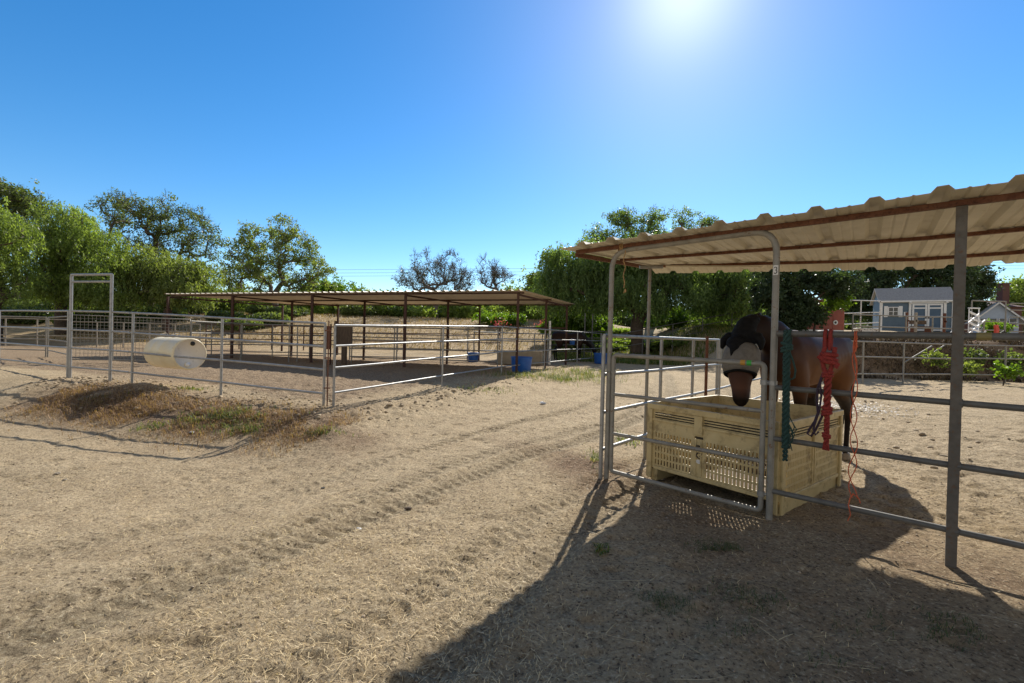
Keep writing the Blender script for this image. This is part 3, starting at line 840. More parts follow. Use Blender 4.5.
# ------------------------------------------------------------------ far shelter
G0 = Vector((0.17, 15.05)); GD = Vector((-0.949, 0.316)); GW = Vector((0.38, 0.925))
def GP(s, w, z): p = G0 + GD * s + GW * w; return Vector((p.x, p.y, z))
zf, zb_ = 2.97, 3.03
def gzw(w): return zf + (zb_ - zf) * w / 6.0
fs_ = empty('long_tin_shelter', GP(0, 0, 0), 'long low tin roofed shelter on rusty posts across the left pens', 'shelter')
LG = 16.2
prof2 = []
k = -0.3
while k < LG:
    for ds, h in ((0, 0), (0.14, 0), (0.17, 0.035), (0.22, 0.035), (0.25, 0)):
        prof2.append((k + ds, h))
    k += 0.30
V, Fc = sheet(prof2, np.linspace(-0.25, 6.3, 7), lambda s, w: GP(s, w, gzw(w) + 0.03), 0.004)
Fc = [tuple(reversed(f)) for f in Fc]
MB().add(V, Fc).build('roof_sheet', M['roof_far'], fs_)
for w in (0.0, 3.0, 6.0):
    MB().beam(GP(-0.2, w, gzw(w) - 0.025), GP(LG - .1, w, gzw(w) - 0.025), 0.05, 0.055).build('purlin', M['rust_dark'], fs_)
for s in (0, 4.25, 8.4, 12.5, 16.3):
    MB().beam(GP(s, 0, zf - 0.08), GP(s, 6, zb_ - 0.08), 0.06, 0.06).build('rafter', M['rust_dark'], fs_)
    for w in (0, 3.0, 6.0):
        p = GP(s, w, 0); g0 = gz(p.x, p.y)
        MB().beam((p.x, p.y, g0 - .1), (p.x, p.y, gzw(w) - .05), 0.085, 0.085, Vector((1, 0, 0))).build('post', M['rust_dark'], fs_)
MB().beam(GP(0.05, 6.05, 1.95), GP(8.3, 6.05, 1.95), 0.06, 0.07).build('girt', M['rust_dark'], fs_)
p = GP(-0.02, 3.08, 0)
tag(MB().tube([(p.x + .12, p.y - .1, 0.45), (p.x + .13, p.y - .1, 1.35), (p.x + .1, p.y - .1, 2.15)], 0.045, 10).build('white_pipe', M['white_worn']),
    'peeling white plastic pipe standing against the right end shelter post', 'pipe')

# wooden boards and thick post at shelter
q = P2(344.5, 17.0); z = gz(*q)
wp = empty('wooden_post', (q.x, q.y, z), 'thick old wooden post with a dark board nailed on it, right of the corner', 'post')
MB().rbox((q.x, q.y, z + .75), (0.17, 0.17, 1.55), 0.02).build('post', M['wood_old'], wp)
MB().rbox((q.x - .02, q.y - .12, z + 1.15), (0.66, 0.06, 0.78), 0.01).build('board', M['wood_old'], wp)
MB().rbox((q.x - .34, q.y - .02, z + .95), (0.07, 0.1, 1.35), 0.01).build('side_board', M['wood_old'], wp)
q = P2(328.5, 16.6); z = gz(*q)
tag(MB().rbox((q.x, q.y, z + 1.0), (0.17, 0.05, 0.85), 0.01).build('brown_board', M['wood_red']),
    'reddish brown narrow board hung left of the front corner post', 'board')
tag(MB().tube([(q.x + .06, q.y + .05, z - .1), (q.x + .06, q.y + .05, z + 1.5)], 0.03, 8).build('steel_stake', M['rust_dark']), 'dark stake carrying the reddish brown board', 'stake')

# blue tubs
def tub(label, x, y, r, h, rect=False):
    z = gz(x, y)
    e = empty('blue_tub', (x, y, z), label, 'tub', 'blue plastic tubs in the pens')
    Mx = Matrix.Translation((x, y, z))
    MB().lathe([(0.001, 0.0), (r * .84, 0.0), (r * .87, 0.02), (r * .97, h * .9), (r, h), (r * .94, h), (r * .9, h * .85), (r * .8, 0.05), (0.001, 0.04)], 28, Mx).build('bowl', M['blue_plastic'], e)
    Rr = [Vector((x + math.cos(a) * r * .985, y + math.sin(a) * r * .985, z + h)) for a in [i * math.tau / 28 for i in range(28)]]
    MB().tube(Rr, 0.018, 6, closed=True).build('rim', M['blue_plastic'], e)
    return e
tub('large blue plastic tub beside the front shelter post', px2x(522, 15.6), 15.6, 0.37, 0.50)
tub('small blue plastic tub between two back shelter posts', px2x(473.5, 21.0), 21.0, 0.26, 0.42)
tub('blue plastic tub beyond the gate post, near the grazing horse', px2x(601, 22.5), 22.5, 0.34, 0.5)
q = Bpt(13.35); z = gz(*q)
e = empty('blue_bucket', (q.x - .1, q.y, z + .95), 'small blue bucket hung on the fence in front of the grazing horse', 'bucket')
MB().lathe([(0.001, 0), (.1, 0), (.13, .24), (.14, .25), (.12, .25), (.09, .03), (.001, .03)], 16, Matrix.Translation((q.x - .1, q.y + .14, z + .92))).build('pail', M['blue_plastic'], e)
MB().tube([(q.x - .23, q.y + .14, z + 1.16), (q.x - .1, q.y + .0, z + 1.17), (q.x + .03, q.y + .14, z + 1.16)], 0.006, 6).build('handle', M['galv'], e)
# concrete trough
a = P2(520, 20.2); z = gz(*a)
e = empty('water_trough', (a.x, a.y, z), 'long pale concrete trough behind the blue tub', 'trough')
mb = MB(); mb.rbox((a.x, a.y, z + .08), (2.0, .6, .16), .02)
for dx in (-.95, .95): mb.rbox((a.x + dx, a.y, z + .35), (.1, .6, .5), .02)
for dy in (-.26, .26): mb.rbox((a.x, a.y + dy, z + .35), (1.8, .08, .5), .02)
mb.build('basin', M['concrete'], e)
MB().tube([(a.x + .8, a.y + .2, z + .2), (a.x + .8, a.y + .2, z + .8), (a.x + .8, a.y, z + .8)], 0.02, 6).build('spout', M['galv_old'], e)

# ------------------------------------------------------------------ cream drum
dr = at(190.5, 354, 9.75); dl = at(160, 352, 10.35)
axd = (dr - dl).normalized()
dl = dr - axd * 1.25
e = empty('plastic_drum', (dr.x, dr.y, gz(dr.x, dr.y)), 'cream plastic drum lying sideways behind the corral panel, two bungs on its end', 'drum')
e.location = dr
Mx = Matrix.Translation(dl) @ axd.to_track_quat('Z', 'Y').to_matrix().to_4x4()
r = 0.345; L = 1.25
MB().lathe([(0.001, .03), (r * .86, .03), (r * .90, 0.0), (r * .95, .0), (r, .045), (r * .985, .06), (r * .985, .30), (r * 1.0, .32), (r * 1.0, .36), (r * .985, .38), (r * .985, .64), (r * 1.0, .66), (r * 1.0, .7), (r * .985, .72), (r * .985, L - .06), (r, L - .045), (r * .95, L), (r * .905, L)], 40, Mx).build('barrel', M['drum'], e)
hd = MB().lathe([(r * .905, L), (r * .89, L - .025), (0.001, L - .025)], 40, Mx).build('head', M['drum_head'], e)
upv = Vector((0, 0, 1)); upv = (upv - axd * upv.dot(axd)).normalized(); sdv = axd.cross(upv)
for a_, k_, mt in ((R(102), 0, 'bin_dark'), (R(-80), 1, 'white')):
    c = dr + (upv * math.sin(a_) - sdv * math.cos(a_) * -1) * r * .66 - axd * .024
    Mb = Matrix.Translation(c) @ axd.to_track_quat('Z', 'Y').to_matrix().to_4x4()
    MB().lathe([(0.048, 0), (0.048, .014), (.034, .014), (.032, .02), (.001, .02)], 16, Mb).build('bung', M[mt], e)
    MB().lathe([(0.058, 0), (0.058, .006), (.046, .006)], 16, Mb).build('bung_ring', M['drum'], e)
for t in (0.3, 0.7):
    c = dl + axd * (t * L); w_ = c + upv * (r + .004)
    MB().tube([w_, w_ + Vector((0.02, -.12, .09)), w_ + Vector((0, -.30, .05))], 0.005, 5).build('hanging_wire', M['galv_old'], e)
# ------------------------------------------------------------------ slatted crate
C0 = Vector((2.265, 3.80)); CB = Vector((-0.61, 0.79)).normalized(); CA = Vector((0.79, 0.61)).normalized()
BW, BD_, BH = 1.29, 1.42, 0.80
def wall_grid(width, rows, cols, holes, fn):
    """rows, cols: coordinate lists; holes(i,j)->True where open"""
    n = len(cols); V = [fn(c, r) for r in rows for c in cols]; Fc = []
    for j in range(len(rows) - 1):
        for i in range(n - 1):
            if not holes(0.5 * (cols[i] + cols[i + 1]), 0.5 * (rows[j] + rows[j + 1])):
                a = j * n + i; Fc.append((a, a + 1, a + n + 1, a + n))
    return V, Fc
def crate_wall(name, origin, d, width, nrm, parent, mid=0.5, backed=True):
    pitch, sw = 0.035, 0.0155
    cols = [0.0, 0.07]; x = 0.085
    while x + sw < width - 0.08:
        if abs(x + sw / 2 - width * mid) > 0.055: cols += [x, x + sw]
        x += pitch
    cols += [width - 0.07, width]
    cols += [width * mid - 0.045, width * mid + 0.045]
    cols = sorted(set(round(c, 4) for c in cols))
    slot_rows = [(0.175 + k * 0.070, 0.175 + k * 0.070 + 0.050) for k in range(5)]
    if not backed: pass
    vent_rows = [] if not backed else [(0.655, 0.667), (0.679, 0.691), (0.703, 0.715)]
    rows = [0.13]
    for a, b in slot_rows + vent_rows: rows += [a, b]
    rows += [0.52, 0.545, BH]
    rows = sorted(set(rows))
    def holes(c, r):
        cm = abs(c - width * mid) < 0.045
        if cm: return 0.52 < r < 0.545 and True
        if c < 0.07 or c > width - 0.07: return False
        for a, b in vent_rows:
            if a < r < b: return True
        for a, b in slot_rows:
            if a < r < b:
                k = (c - 0.085) % pitch
                return 0 < k < sw + 1e-4
        return False
    fn = lambda c, r: Vector((origin.x + d.x * c, origin.y + d.y * c, r))
    V, Fc = wall_grid(width, rows, cols, holes, fn)
    o = MB().add(V, Fc).build(name, M['bin'], parent)
    m = o.modifiers.new('thickness', 'SOLIDIFY'); m.thickness = 0.012; m.offset = 0
    # ribs, rim and corner posts standing proud
    mb = MB(); n3 = Vector((nrm.x, nrm.y, 0)); d3 = Vector((d.x, d.y, 0)); o3 = Vector((origin.x, origin.y, 0))
    def bar(c0, c1, z0, z1, t):
        c = o3 + d3 * (c0 + c1) / 2 + n3 * (t / 2 + 0.004) + Vector((0, 0, (z0 + z1) / 2))
        mb.rbox(c, (c1 - c0, t, z1 - z0), min(0.006, t * .3), math.atan2(d.y, d.x))
    bar(0.0, width, 0.745, 0.80, 0.028)
    bar(0.0, width, 0.625, 0.648, 0.016)
    bar(0.075, width - 0.075, 0.125, 0.160, 0.018)
    for c in (0.0, width - 0.055): bar(c + .002, c + 0.053, 0.02, 0.744, 0.024)
    w2 = width * mid
    bar(w2 - 0.042, w2 + 0.042, 0.56, 0.744, 0.026)
    bar(w2 - 0.036, w2 - 0.020, 0.165, 0.515, 0.010); bar(w2 + 0.020, w2 + 0.036, 0.165, 0.515, 0.010)
    for c in (0.11, 0.11 + (w2 - .15) / 2, w2 + .04 + (width - w2 - .15) / 2, width - 0.12):
        pass
    mb.build('rim_ribs', M['bin'], o)
    mb = MB()
    def back(c0, c1, z0, z1):
        c = o3 + d3 * (c0 + c1) / 2 - n3 * 0.022 + Vector((0, 0, (z0 + z1) / 2))
        mb.box(c, (c1 - c0, 0.006, z1 - z0), math.atan2(d.y, d.x))
    back(0.05, w2 - 0.03, 0.645, 0.722); back(w2 + 0.03, width - 0.05, 0.645, 0.722); back(w2 - .05, w2 + .05, .50, .56)
    if backed: mb.build('vent_shade_plate', M['bin_dark'], o)  # dark plates stand in for shade inside the vents and hand hole
    return o
cr = empty('slatted_crate', (C0.x, C0.y, 0), 'large dirty cream plastic slatted harvest crate used as hay feeder behind the pipe gate', 'crate')
crate_wall('front_wall', C0 + CB * BW, -CB, BW, -CA, cr, 0.44)
crate_wall('side_wall', C0, CA, BD_, Vector((0.61, -0.79)).normalized(), cr, 0.5)
crate_wall('rear_wall', C0 + CA * BD_, CB, BW, CA, cr, 0.5, False)
crate_wall('side_wall', C0 + CA * BD_ + CB * BW, -CA, BD_, CB, cr, 0.5, False)
cc = C0 + CA * BD_ / 2 + CB * BW / 2
ang = math.atan2(CA.y, CA.x)
MB().box((cc.x, cc.y, 0.125), (BD_ - 0.03, BW - 0.03, 0.02), ang).build('floor_plate', M['wood_old'], cr)
for k, t in enumerate((0.0, 1.0)):
    p = C0 + CA * BD_ / 2 + CB * (0.05 + (BW - 0.1) * t)
    MB().rbox((p.x, p.y, 0.05), (BD_ - .06, 0.08, 0.13), .01, ang).build('foot', M['bin'], cr)
# hay left in the crate
hp = []
# stencil marks below the hand hole (too worn to read)
LFc = local_frame(Vector(((C0 + CB * BW * 0.56).x, (C0 + CB * BW * 0.56).y, 0.0)) + Vector((-CA.x, -CA.y, 0)) * 0.0075, Vector((-CA.x, -CA.y, 0)))
def word(zc, n, h, w, seed):
    rr = random.Random(seed); P = []
    x0 = -n * w / 2
    for i in range(n):
        x = x0 + i * w
        kk = rr.choice(['o', 'l', 'e', 'n'])
        if kk == 'l': P.append([(x, zc - h / 2), (x, zc + h / 2)])
        elif kk == 'o': P.append([(x + w * .3 * math.cos(a), zc + h * .3 * math.sin(a)) for a in [j * math.tau / 7 for j in range(8)]])
        elif kk == 'n': P.append([(x - w * .3, zc - h * .35), (x - w * .3, zc + h * .3), (x + w * .2, zc + h * .2), (x + w * .3, zc - h * .35)])
        else: P.append([(x - w * .3, zc), (x + w * .3, zc), (x + w * .15, zc + h * .35), (x - w * .3, zc + h * .1), (x - w * .1, zc - h * .3), (x + w * .3, zc - h * .3)])
    return P
strokes(LFc, word(0.455, 5, 0.022, 0.013, 3) + word(0.425, 6, 0.024, 0.013, 5), 0.0042, M['stain'], cr, 'worn_stencil', 4)
kx = [[(-.026, .395), (-.026, .335)], [(.0, .392), (-.024, .365), (.004, .335)], [(.014, .390), (.034, .388), (.030, .366), (.014, .362), (.034, .350), (.030, .336), (.012, .338)]]
strokes(LFc, kx, 0.0065, M['stain'], cr, 'worn_stencil', 4)
mb = MB()
ptsx = [(0.004 + 0.03 * math.cos(a) * (1 + .2 * math.sin(3 * a)), 0.305 + 0.022 * math.sin(a) * (1 + .15 * math.cos(2 * a))) for a in [j * math.tau / 14 for j in range(14)]]
vs = [LFc @ Vector((a, b, 0.001)) for a, b in ptsx] + [LFc @ Vector((a, b, 0.002)) for a, b in ptsx]
mb.add(vs, [tuple(range(14, 28))] + [(i, (i + 1) % 14, 14 + (i + 1) % 14, 14 + i) for i in range(14)]).build('torn_label', M['sticker_white'], cr)

# ------------------------------------------------------------------ horses
def ico(sub=2):
    bm = bmesh.new(); bmesh.ops.create_icosphere(bm, subdivisions=sub, radius=1.0)
    v = np.array([q.co[:] for q in bm.verts]); bm.verts.index_update()
    f = [[q.index for q in fc.verts] for fc in bm.faces]; bm.free(); return v, f
ICO_V, ICO_F = ico(2)
def blob_chain(V, Fc, stations, step=0.35):
    """stations: (x,y,z, ra, rb) ra = sideways half width, rb = half height in the plane of travel"""
    for (a, b) in zip(stations[:-1], stations[1:]):
        pa, pb = np.array(a[:3]), np.array(b[:3]); L = np.linalg.norm(pb - pa)
        n = max(2, int(L / (min(a[3], a[4], b[3], b[4]) * step)) + 1)
        for i in range(n + 1):
            t = i / n; p = pa * (1 - t) + pb * t
            ra = a[3] * (1 - t) + b[3] * t; rb = a[4] * (1 - t) + b[4] * t
            d = (pb - pa) / max(L, 1e-6)
            # axis frame: d, side (y), up
            side = np.array((0, 1.0, 0)); side = side - d * side.dot(d); side /= np.linalg.norm(side)
            up = np.cross(d, side)
            rl = min(ra, rb)
            base = len(V)
            P = ICO_V[:, 0:1] * d * rl + ICO_V[:, 1:2] * side * ra + ICO_V[:, 2:3] * up * rb + p
            V.extend(P.tolist()); Fc.extend([[k + base for k in f] for f in ICO_F])
def remeshed(name, V, Fc, voxel, smooth_it, mat, parent, n_disp=None):
    me = bpy.data.meshes.new('tmp'); me.from_pydata([tuple(v) for v in V], [], Fc); me.update()
    o = bpy.data.objects.new('tmp', me); col.objects.link(o)
    m = o.modifiers.new('r', 'REMESH'); m.mode = 'VOXEL'; m.voxel_size = voxel
    s = o.modifiers.new('s', 'SMOOTH'); s.factor = 0.6; s.iterations = smooth_it
    dg = bpy.context.evaluated_depsgraph_get(); dg.update()
    me2 = bpy.data.meshes.new_from_object(o.evaluated_get(dg))
    bpy.data.objects.remove(o); bpy.data.meshes.remove(me)
    me2.name = name
    me2.polygons.foreach_set('use_smooth', np.ones(len(me2.polygons), dtype=bool))
    me2.materials.clear(); me2.materials.append(mat)
    o2 = bpy.data.objects.new(name, me2); col.objects.link(o2)
    if parent: o2.parent = parent
    return o2

def mp_(nt, v, a, b):
    m = nt.nodes.new('ShaderNodeMapRange'); m.inputs['From Min'].default_value = a; m.inputs['From Max'].default_value = b
    nt.links.new(v, m.inputs[0]); return m.outputs[0]
def coat_mat(name, back, flank, leg, gloss):
    m, nt, bs = new_mat(name)
    t = nt.nodes.new('ShaderNodeTexCoord'); sx = nt.nodes.new('ShaderNodeSeparateXYZ')
    nt.links.new(t.outputs['Object'], sx.inputs[0])
    n1 = noise(nt, t.outputs['Object'], 5, 4)
    ad = nt.nodes.new('ShaderNodeMath'); ad.operation = 'MULTIPLY_ADD'; ad.inputs[1].default_value = 0.30; nt.links.new(n1, ad.inputs[0]); nt.links.new(sx.outputs['Z'], ad.inputs[2])
    mp = nt.nodes.new('ShaderNodeMapRange'); mp.inputs['From Min'].default_value = 0.15; mp.inputs['From Max'].default_value = 1.95
    nt.links.new(ad.outputs[0], mp.inputs[0])
    c = ramp(nt, mp.outputs[0], [(0.18, leg), (0.40, leg), (0.52, flank), (0.62, flank), (0.80, back)])
    mp2 = nt.nodes.new('ShaderNodeMapRange'); mp2.inputs['From Min'].default_value = 0.55; mp2.inputs['From Max'].default_value = 0.95
    nt.links.new(sx.outputs['X'], mp2.inputs[0])
    c = mixc(nt, mp2.outputs[0], c, (back[0] * .32, back[1] * .3, back[2] * .32))
    fz = ramp(nt, mp_(nt, sx.outputs['Z'], .78, 1.30), [(0.10, (.008, .005, .004)), (0.32, (.095, .042, .025)), (0.7, (.04, .018, .012))])
    c = mixc(nt, mp_(nt, sx.outputs['X'], 1.26, 1.34), c, fz)
    nt.links.new(c, bs.inputs['Base Color']); bs.inputs['Roughness'].default_value = gloss
    bs.inputs['Specular IOR Level'].default_value = 0.12
    n2 = noise(nt, t.outputs['Object'], 90, 3)
    bump(nt, bs, n2, 0.25, 0.003)
    return m
M['coat'] = coat_mat('bay_coat', (0.055, 0.026, 0.017), (0.13, 0.055, 0.022), (0.012, 0.007, 0.005), 0.55)
M['coat_dark'] = coat_mat('dark_brown_coat', (0.022, 0.012, 0.009), (0.04, 0.02, 0.012), (0.010, 0.007, 0.006), 0.45)
M['face'] = mottled('bay_face', (0.05, 0.022, 0.013), (0.085, 0.036, 0.018), 6, 0.45, bump_s=0.1)
M['mane'] = mottled('black_hair', (0.006, 0.005, 0.005), (0.02, 0.014, 0.011), 25, 0.5, bump_s=0.5, stretch=(1, 1, 6))
M['hoof'] = mottled('horn_hoof', (0.16, 0.12, 0.08), (0.27, 0.21, 0.15), 12, 0.55)

def horse(name, label, loc, rz, neck, head, coat, scale=1.0, masked=False):
    e = empty(name, loc, label, 'horse', None, rz)
    e.scale = (scale,) * 3
    V, Fc = [], []
    torso = [(-.84, 0, 1.28, .10, .15), (-.74, 0, 1.30, .20, .23), (-.58, 0, 1.30, .27, .275), (-.40, 0, 1.275, .285, .29), (-.12, 0, 1.22, .285, .29), (.12, 0, 1.20, .285, .31), (.34, 0, 1.205, .265, .335), (.55, 0, 1.22, .22, .325), (.70, 0, 1.20, .185, .26), (.79, 0, 1.17, .13, .17)]
    blob_chain(V, Fc, torso)
    blob_chain(V, Fc, neck)
    blob_chain(V, Fc, head)
    for sy in (-1, 1):
        f = 0.03 * sy
        blob_chain(V, Fc, [(.60, .12 * sy, 1.15, .11, .17), (.56, .15 * sy, .95, .085, .13), (.53 + f, .155 * sy, .80, .065, .085), (.53 + f, .155 * sy, .54, .045, .052), (.535 + f, .155 * sy, .47, .050, .056), (.53 + f, .155 * sy, .40, .036, .042), (.53 + f, .155 * sy, .18, .033, .038), (.535 + f, .155 * sy, .13, .040, .046), (.56 + f, .155 * sy, .07, .036, .044)], 0.5)
        g_ = -0.07 * sy
        blob_chain(V, Fc, [(-.56, .14 * sy, 1.22, .15, .24), (-.50, .165 * sy, 1.02, .135, .21), (-.47, .165 * sy, .88, .10, .15), (-.56 + g_, .16 * sy, .72, .068, .10), (-.70 + g_, .155 * sy, .56, .050, .066), (-.73 + g_, .155 * sy, .50, .046, .058), (-.71 + g_, .155 * sy, .42, .036, .042), (-.69 + g_, .155 * sy, .18, .034, .039), (-.68 + g_, .155 * sy, .13, .041, .047), (-.65 + g_, .155 * sy, .07, .038, .045)], 0.5)
    b = remeshed('body', V, Fc, 0.018, 16, coat, e)
    for (hx, hy) in ((.57 + .03, .155), (.57 - .03, -.155), (-.64 - .07, .155), (-.64 + .07, -.155)):
        mb = MB(); Mx = Matrix.Translation((hx, hy, 0.0))
        prof = [(0.001, 0), (.062, 0), (.066, .008), (.050, .062), (.044, .075), (0.001, .078)]
        vs0 = len(mb.v); mb.lathe(prof, 16, Mx @ Matrix.Scale(1.0, 4))
        mb.v = [(x - (z * .35), y, z) for (x, y, z) in mb.v]
        me = bpy.data.meshes.new('hoof'); me.from_pydata(mb.v, [], mb.f); me.materials.append(M['hoof']); me.polygons.foreach_set('use_smooth', mb.sm)
        o = bpy.data.objects.new('hoof', me); col.objects.link(o); o.parent = e
    # tail: many hair strands
    rr = random.Random(3); mb = MB()
    for k in range(46):
        a = rr.uniform(-1, 1); b_ = rr.uniform(-1, 1); L = rr.uniform(.75, 1.05)
        P = []
        for t in np.linspace(0, 1, 7):
            P.append((-.84 - .085 * math.sin(min(1, t * 2.2) * 1.5) - .01 * b_ + .05 * t * t + .02 * b_ * t, a * (.018 + .045 * math.sin(t * 2.6)) + .10 * math.sin(min(1, t * 2.5) * 1.57), 1.40 - t * L + 0.03 * math.sin(t * 3)))
        mb.tube(P, [.012, .016, .017, .016, .014, .010, .003], 5)
    me = bpy.data.meshes.new('tail'); me.from_pydata([tuple(v) for v in mb.v], [], mb.f); me.materials.append(M['mane']); me.polygons.foreach_set('use_smooth', mb.sm)
    o = bpy.data.objects.new('tail', me); col.objects.link(o); o.parent = e
    # mane along the crest, falling to one side
    mb = MB()
    for k in range(70):
        t = k / 69 * (len(neck) - 1.001); i = int(t); f = t - i
        a = np.array(neck[i]); c = np.array(neck[i + 1]); q = a * (1 - f) + c * f
        d = c[:3] - a[:3]; d /= np.linalg.norm(d); up = np.array((-d[2], 0, d[0]))
        if up[2] < 0 and abs(d[2]) < .9: up = -up
        top = q[:3] + up * q[4] * .97
        L = rr.uniform(.14, .26); s = -1
        P = [tuple(top - up * .03), tuple(top + up * .012 + np.array((rr.uniform(-.02, .02), s * .02, 0)))]
        for u in (.3, .6, 1.0):
            P.append((top[0] + rr.uniform(-.03, .03), top[1] + s * (q[3] * .9 + .012), top[2] - u * L))
        mb.tube(P, [.012, .014, .013, .010, .003], 5)
    me = bpy.data.meshes.new('mane'); me.from_pydata([tuple(v) for v in mb.v], [], mb.f); me.materials.append(M['mane']); me.polygons.foreach_set('use_smooth', mb.sm)
    o = bpy.data.objects.new('mane', me); col.objects.link(o); o.parent = e
    return e, b

def loc_mesh(mb, name, mat, parent):
    me = bpy.data.meshes.new(name); me.from_pydata([tuple(v) for v in mb.v], [], mb.f); me.materials.append(mat)
    me.polygons.foreach_set('use_smooth', mb.sm)
    o = bpy.data.objects.new(name, me); col.objects.link(o); o.parent = parent
    return o
def ear(mb, base, dir_, L, w):
    base = np.array(base); d = np.array(dir_, float); d /= np.linalg.norm(d)
    P = [tuple(base + d * L * t) for t in (0, .25, .5, .75, 1)]
    mb.tube(P, [w * .7, w, w * .85, w * .5, .004], 10)

hz = math.atan2(-0.586, -0.81)
neck = [(.56, 0, 1.28, .155, .26), (.78, -.02, 1.43, .125, .215), (.96, -.06, 1.515, .105, .165), (1.10, -.09, 1.51, .095, .135), (1.20, -.11, 1.46, .09, .11)]
hd_ = [(1.20, -.115, 1.42, .092, .10), (1.26, -.105, 1.33, .105, .135), (1.315, -.09, 1.22, .100, .145), (1.36, -.07, 1.09, .125, .130), (1.405, -.04, .97, .094, .100), (1.435, -.02, .885, .080, .084), (1.45, -.012, .85, .084, .080), (1.452, -.01, .81, .064, .062)]
h1, hb = horse('horse', 'bay horse in a fly mask standing behind the cream crate with its head over it', (3.60, 5.53, gz(3.6, 5.5)), hz, neck, hd_, M['coat'], 1.06)
# fly mask: a flared grey mesh skirt with black ear covers
def head_ring(t):
    """interpolate head stations; t 0..len-1"""
    i = min(int(t), len(hd_) - 2); f = t - i
    return np.array(hd_[i]) * (1 - f) + np.array(hd_[i + 1]) * f
hax = np.array((hd_[4][0] - hd_[1][0], hd_[4][1] - hd_[1][1], hd_[4][2] - hd_[1][2])); hax /= np.linalg.norm(hax)
sdv_ = np.array((0, 1.0, 0)); sdv_ -= hax * sdv_.dot(hax); sdv_ /= np.linalg.norm(sdv_); fwd_ = np.cross(sdv_, hax)
if fwd_[0] < 0: fwd_ = -fwd_
def skirt(rings, name, mat, th=0.004, n=32):
    mb = MB(); V = []
    for (t, ra, rf, rbk) in rings:
        c = head_ring(t)[:3]
        for k in range(n):
            a = math.tau * k / n; s, q = math.sin(a), math.cos(a)
            rr_ = rf if q > 0 else rbk
            w = 1 + 0.035 * math.sin(a * 5 + t * 2)
            V.append(tuple(c + sdv_ * ra * s * w + fwd_ * rr_ * q * w))
    Fc = [(j * n + k, j * n + (k + 1) % n, (j + 1) * n + (k + 1) % n, (j + 1) * n + k) for j in range(len(rings) - 1) for k in range(n)]
    mb.add(V, Fc, True); o = loc_mesh(mb, name, mat, h1)
    m = o.modifiers.new('t', 'SOLIDIFY'); m.thickness = th
    return o
mk = skirt([(1.05, .138, .150, .14), (1.3, .152, .166, .15), (1.8, .162, .180, .155), (2.3, .168, .178, .15), (2.8, .160, .162, .14), (3.25, .140, .138, .125)], 'fly_mask', M['mask_mesh'])
skirt([(3.20, .146, .144, .130), (3.28, .142, .138, .126), (3.30, .125, .125, .11)], 'mask_band', M['black'], 0.006).parent = mk
# black fleece crown with ear covers
V, Fc = [], []
qx, qy, qz = -.055, -.045, -.105
def sh_(st): return [(a + qx, b + qy, c + qz, d, f) for a, b, c, d, f in st]
blob_chain(V, Fc, sh_([(1.24, -.17, 1.525, .055, .05), (1.27, -.07, 1.535, .09, .085), (1.24, .03, 1.525, .055, .05)]), 0.5)
blob_chain(V, Fc, sh_([(1.27, -.07, 1.53, .09, .07), (1.34, -.06, 1.46, .130, .085), (1.385, -.055, 1.41, .135, .055)]), 0.4)
blob_chain(V, Fc, sh_([(1.43, -.055, 1.43, .085, .04), (1.50, -.05, 1.35, .045, .03), (1.545, -.045, 1.28, .012, .012)]), 0.4)
blob_chain(V, Fc, [(1.10, -.10, 1.60, .085, .075), (1.18, -.11, 1.55, .10, .10), (1.25, -.11, 1.46, .115, .10)], 0.4)
fl = []
for t_, r_, w_, d_ in ((.75, .12, .10, .05), (1.15, .160, .085, .034), (1.5, .178, .055, .028), (1.95, .186, .022, .018), (2.25, .184, .008, .008)):
    p_ = head_ring(t_)[:3] + fwd_ * r_ + sdv_ * (.012 * math.sin(t_ * 5)); fl.append((p_[0], p_[1], p_[2], w_, d_))
blob_chain(V, Fc, fl, 0.4)
for sy in (-1, 1):
    blob_chain(V, Fc, sh_([(1.27, -.07 + sy * .06, 1.53, .045, .05), (1.29, -.07 + sy * .145, 1.54, .048, .055), (1.31, -.07 + sy * .185, 1.50, .040, .05), (1.33, -.07 + sy * .195, 1.43, .022, .022)]), 0.4)
rm = remeshed('ear_covers', V, Fc, 0.012, 3, M['black'], mk)
# halter strap and eyes / nostrils
mb = MB()
for sy in (-1, 1):
    c = np.array(hd_[1][:3]); p = c + sdv_ * sy * .092 + fwd_ * .045
    mb.add([tuple(p + v * .02) for v in ICO_V], ICO_F, True)
loc_mesh(mb, 'eye', M['ink'], h1)
mb = MB()
for sy in (-1, 1):
    c = np.array(hd_[5][:3]); p = c + sdv_ * sy * .032 + fwd_ * .060
    mb.add([tuple(p + sdv_ * v[0] * .013 + fwd_ * v[1] * .008 + hax * v[2] * .02) for v in ICO_V], ICO_F, True)
loc_mesh(mb, 'nostril', M['ink'], h1)

neck2 = [(.56, 0, 1.26, .15, .25), (.80, 0, 1.14, .12, .20), (1.02, 0, .95, .10, .15), (1.20, 0, .76, .085, .115)]
hd2 = [(1.22, 0, .72, .085, .10), (1.29, 0, .60, .095, .12), (1.33, 0, .48, .08, .10), (1.36, 0, .32, .06, .075), (1.38, 0, .20, .06, .062)]
q = P2(576, 23.5)
h2, hb2 = horse('horse', 'dark brown horse grazing with lowered head beyond the fence, far off', (q.x - .35, q.y, gz(*q)), R(-12), neck2, hd2, M['coat_dark'], 1.0)
mb = MB()
for sy in (-1, 1): ear(mb, (1.17, .06 * sy, .80), (-.3, .25 * sy, 1), .17, .03)
loc_mesh(mb, 'ear', M['coat_dark'], h2)

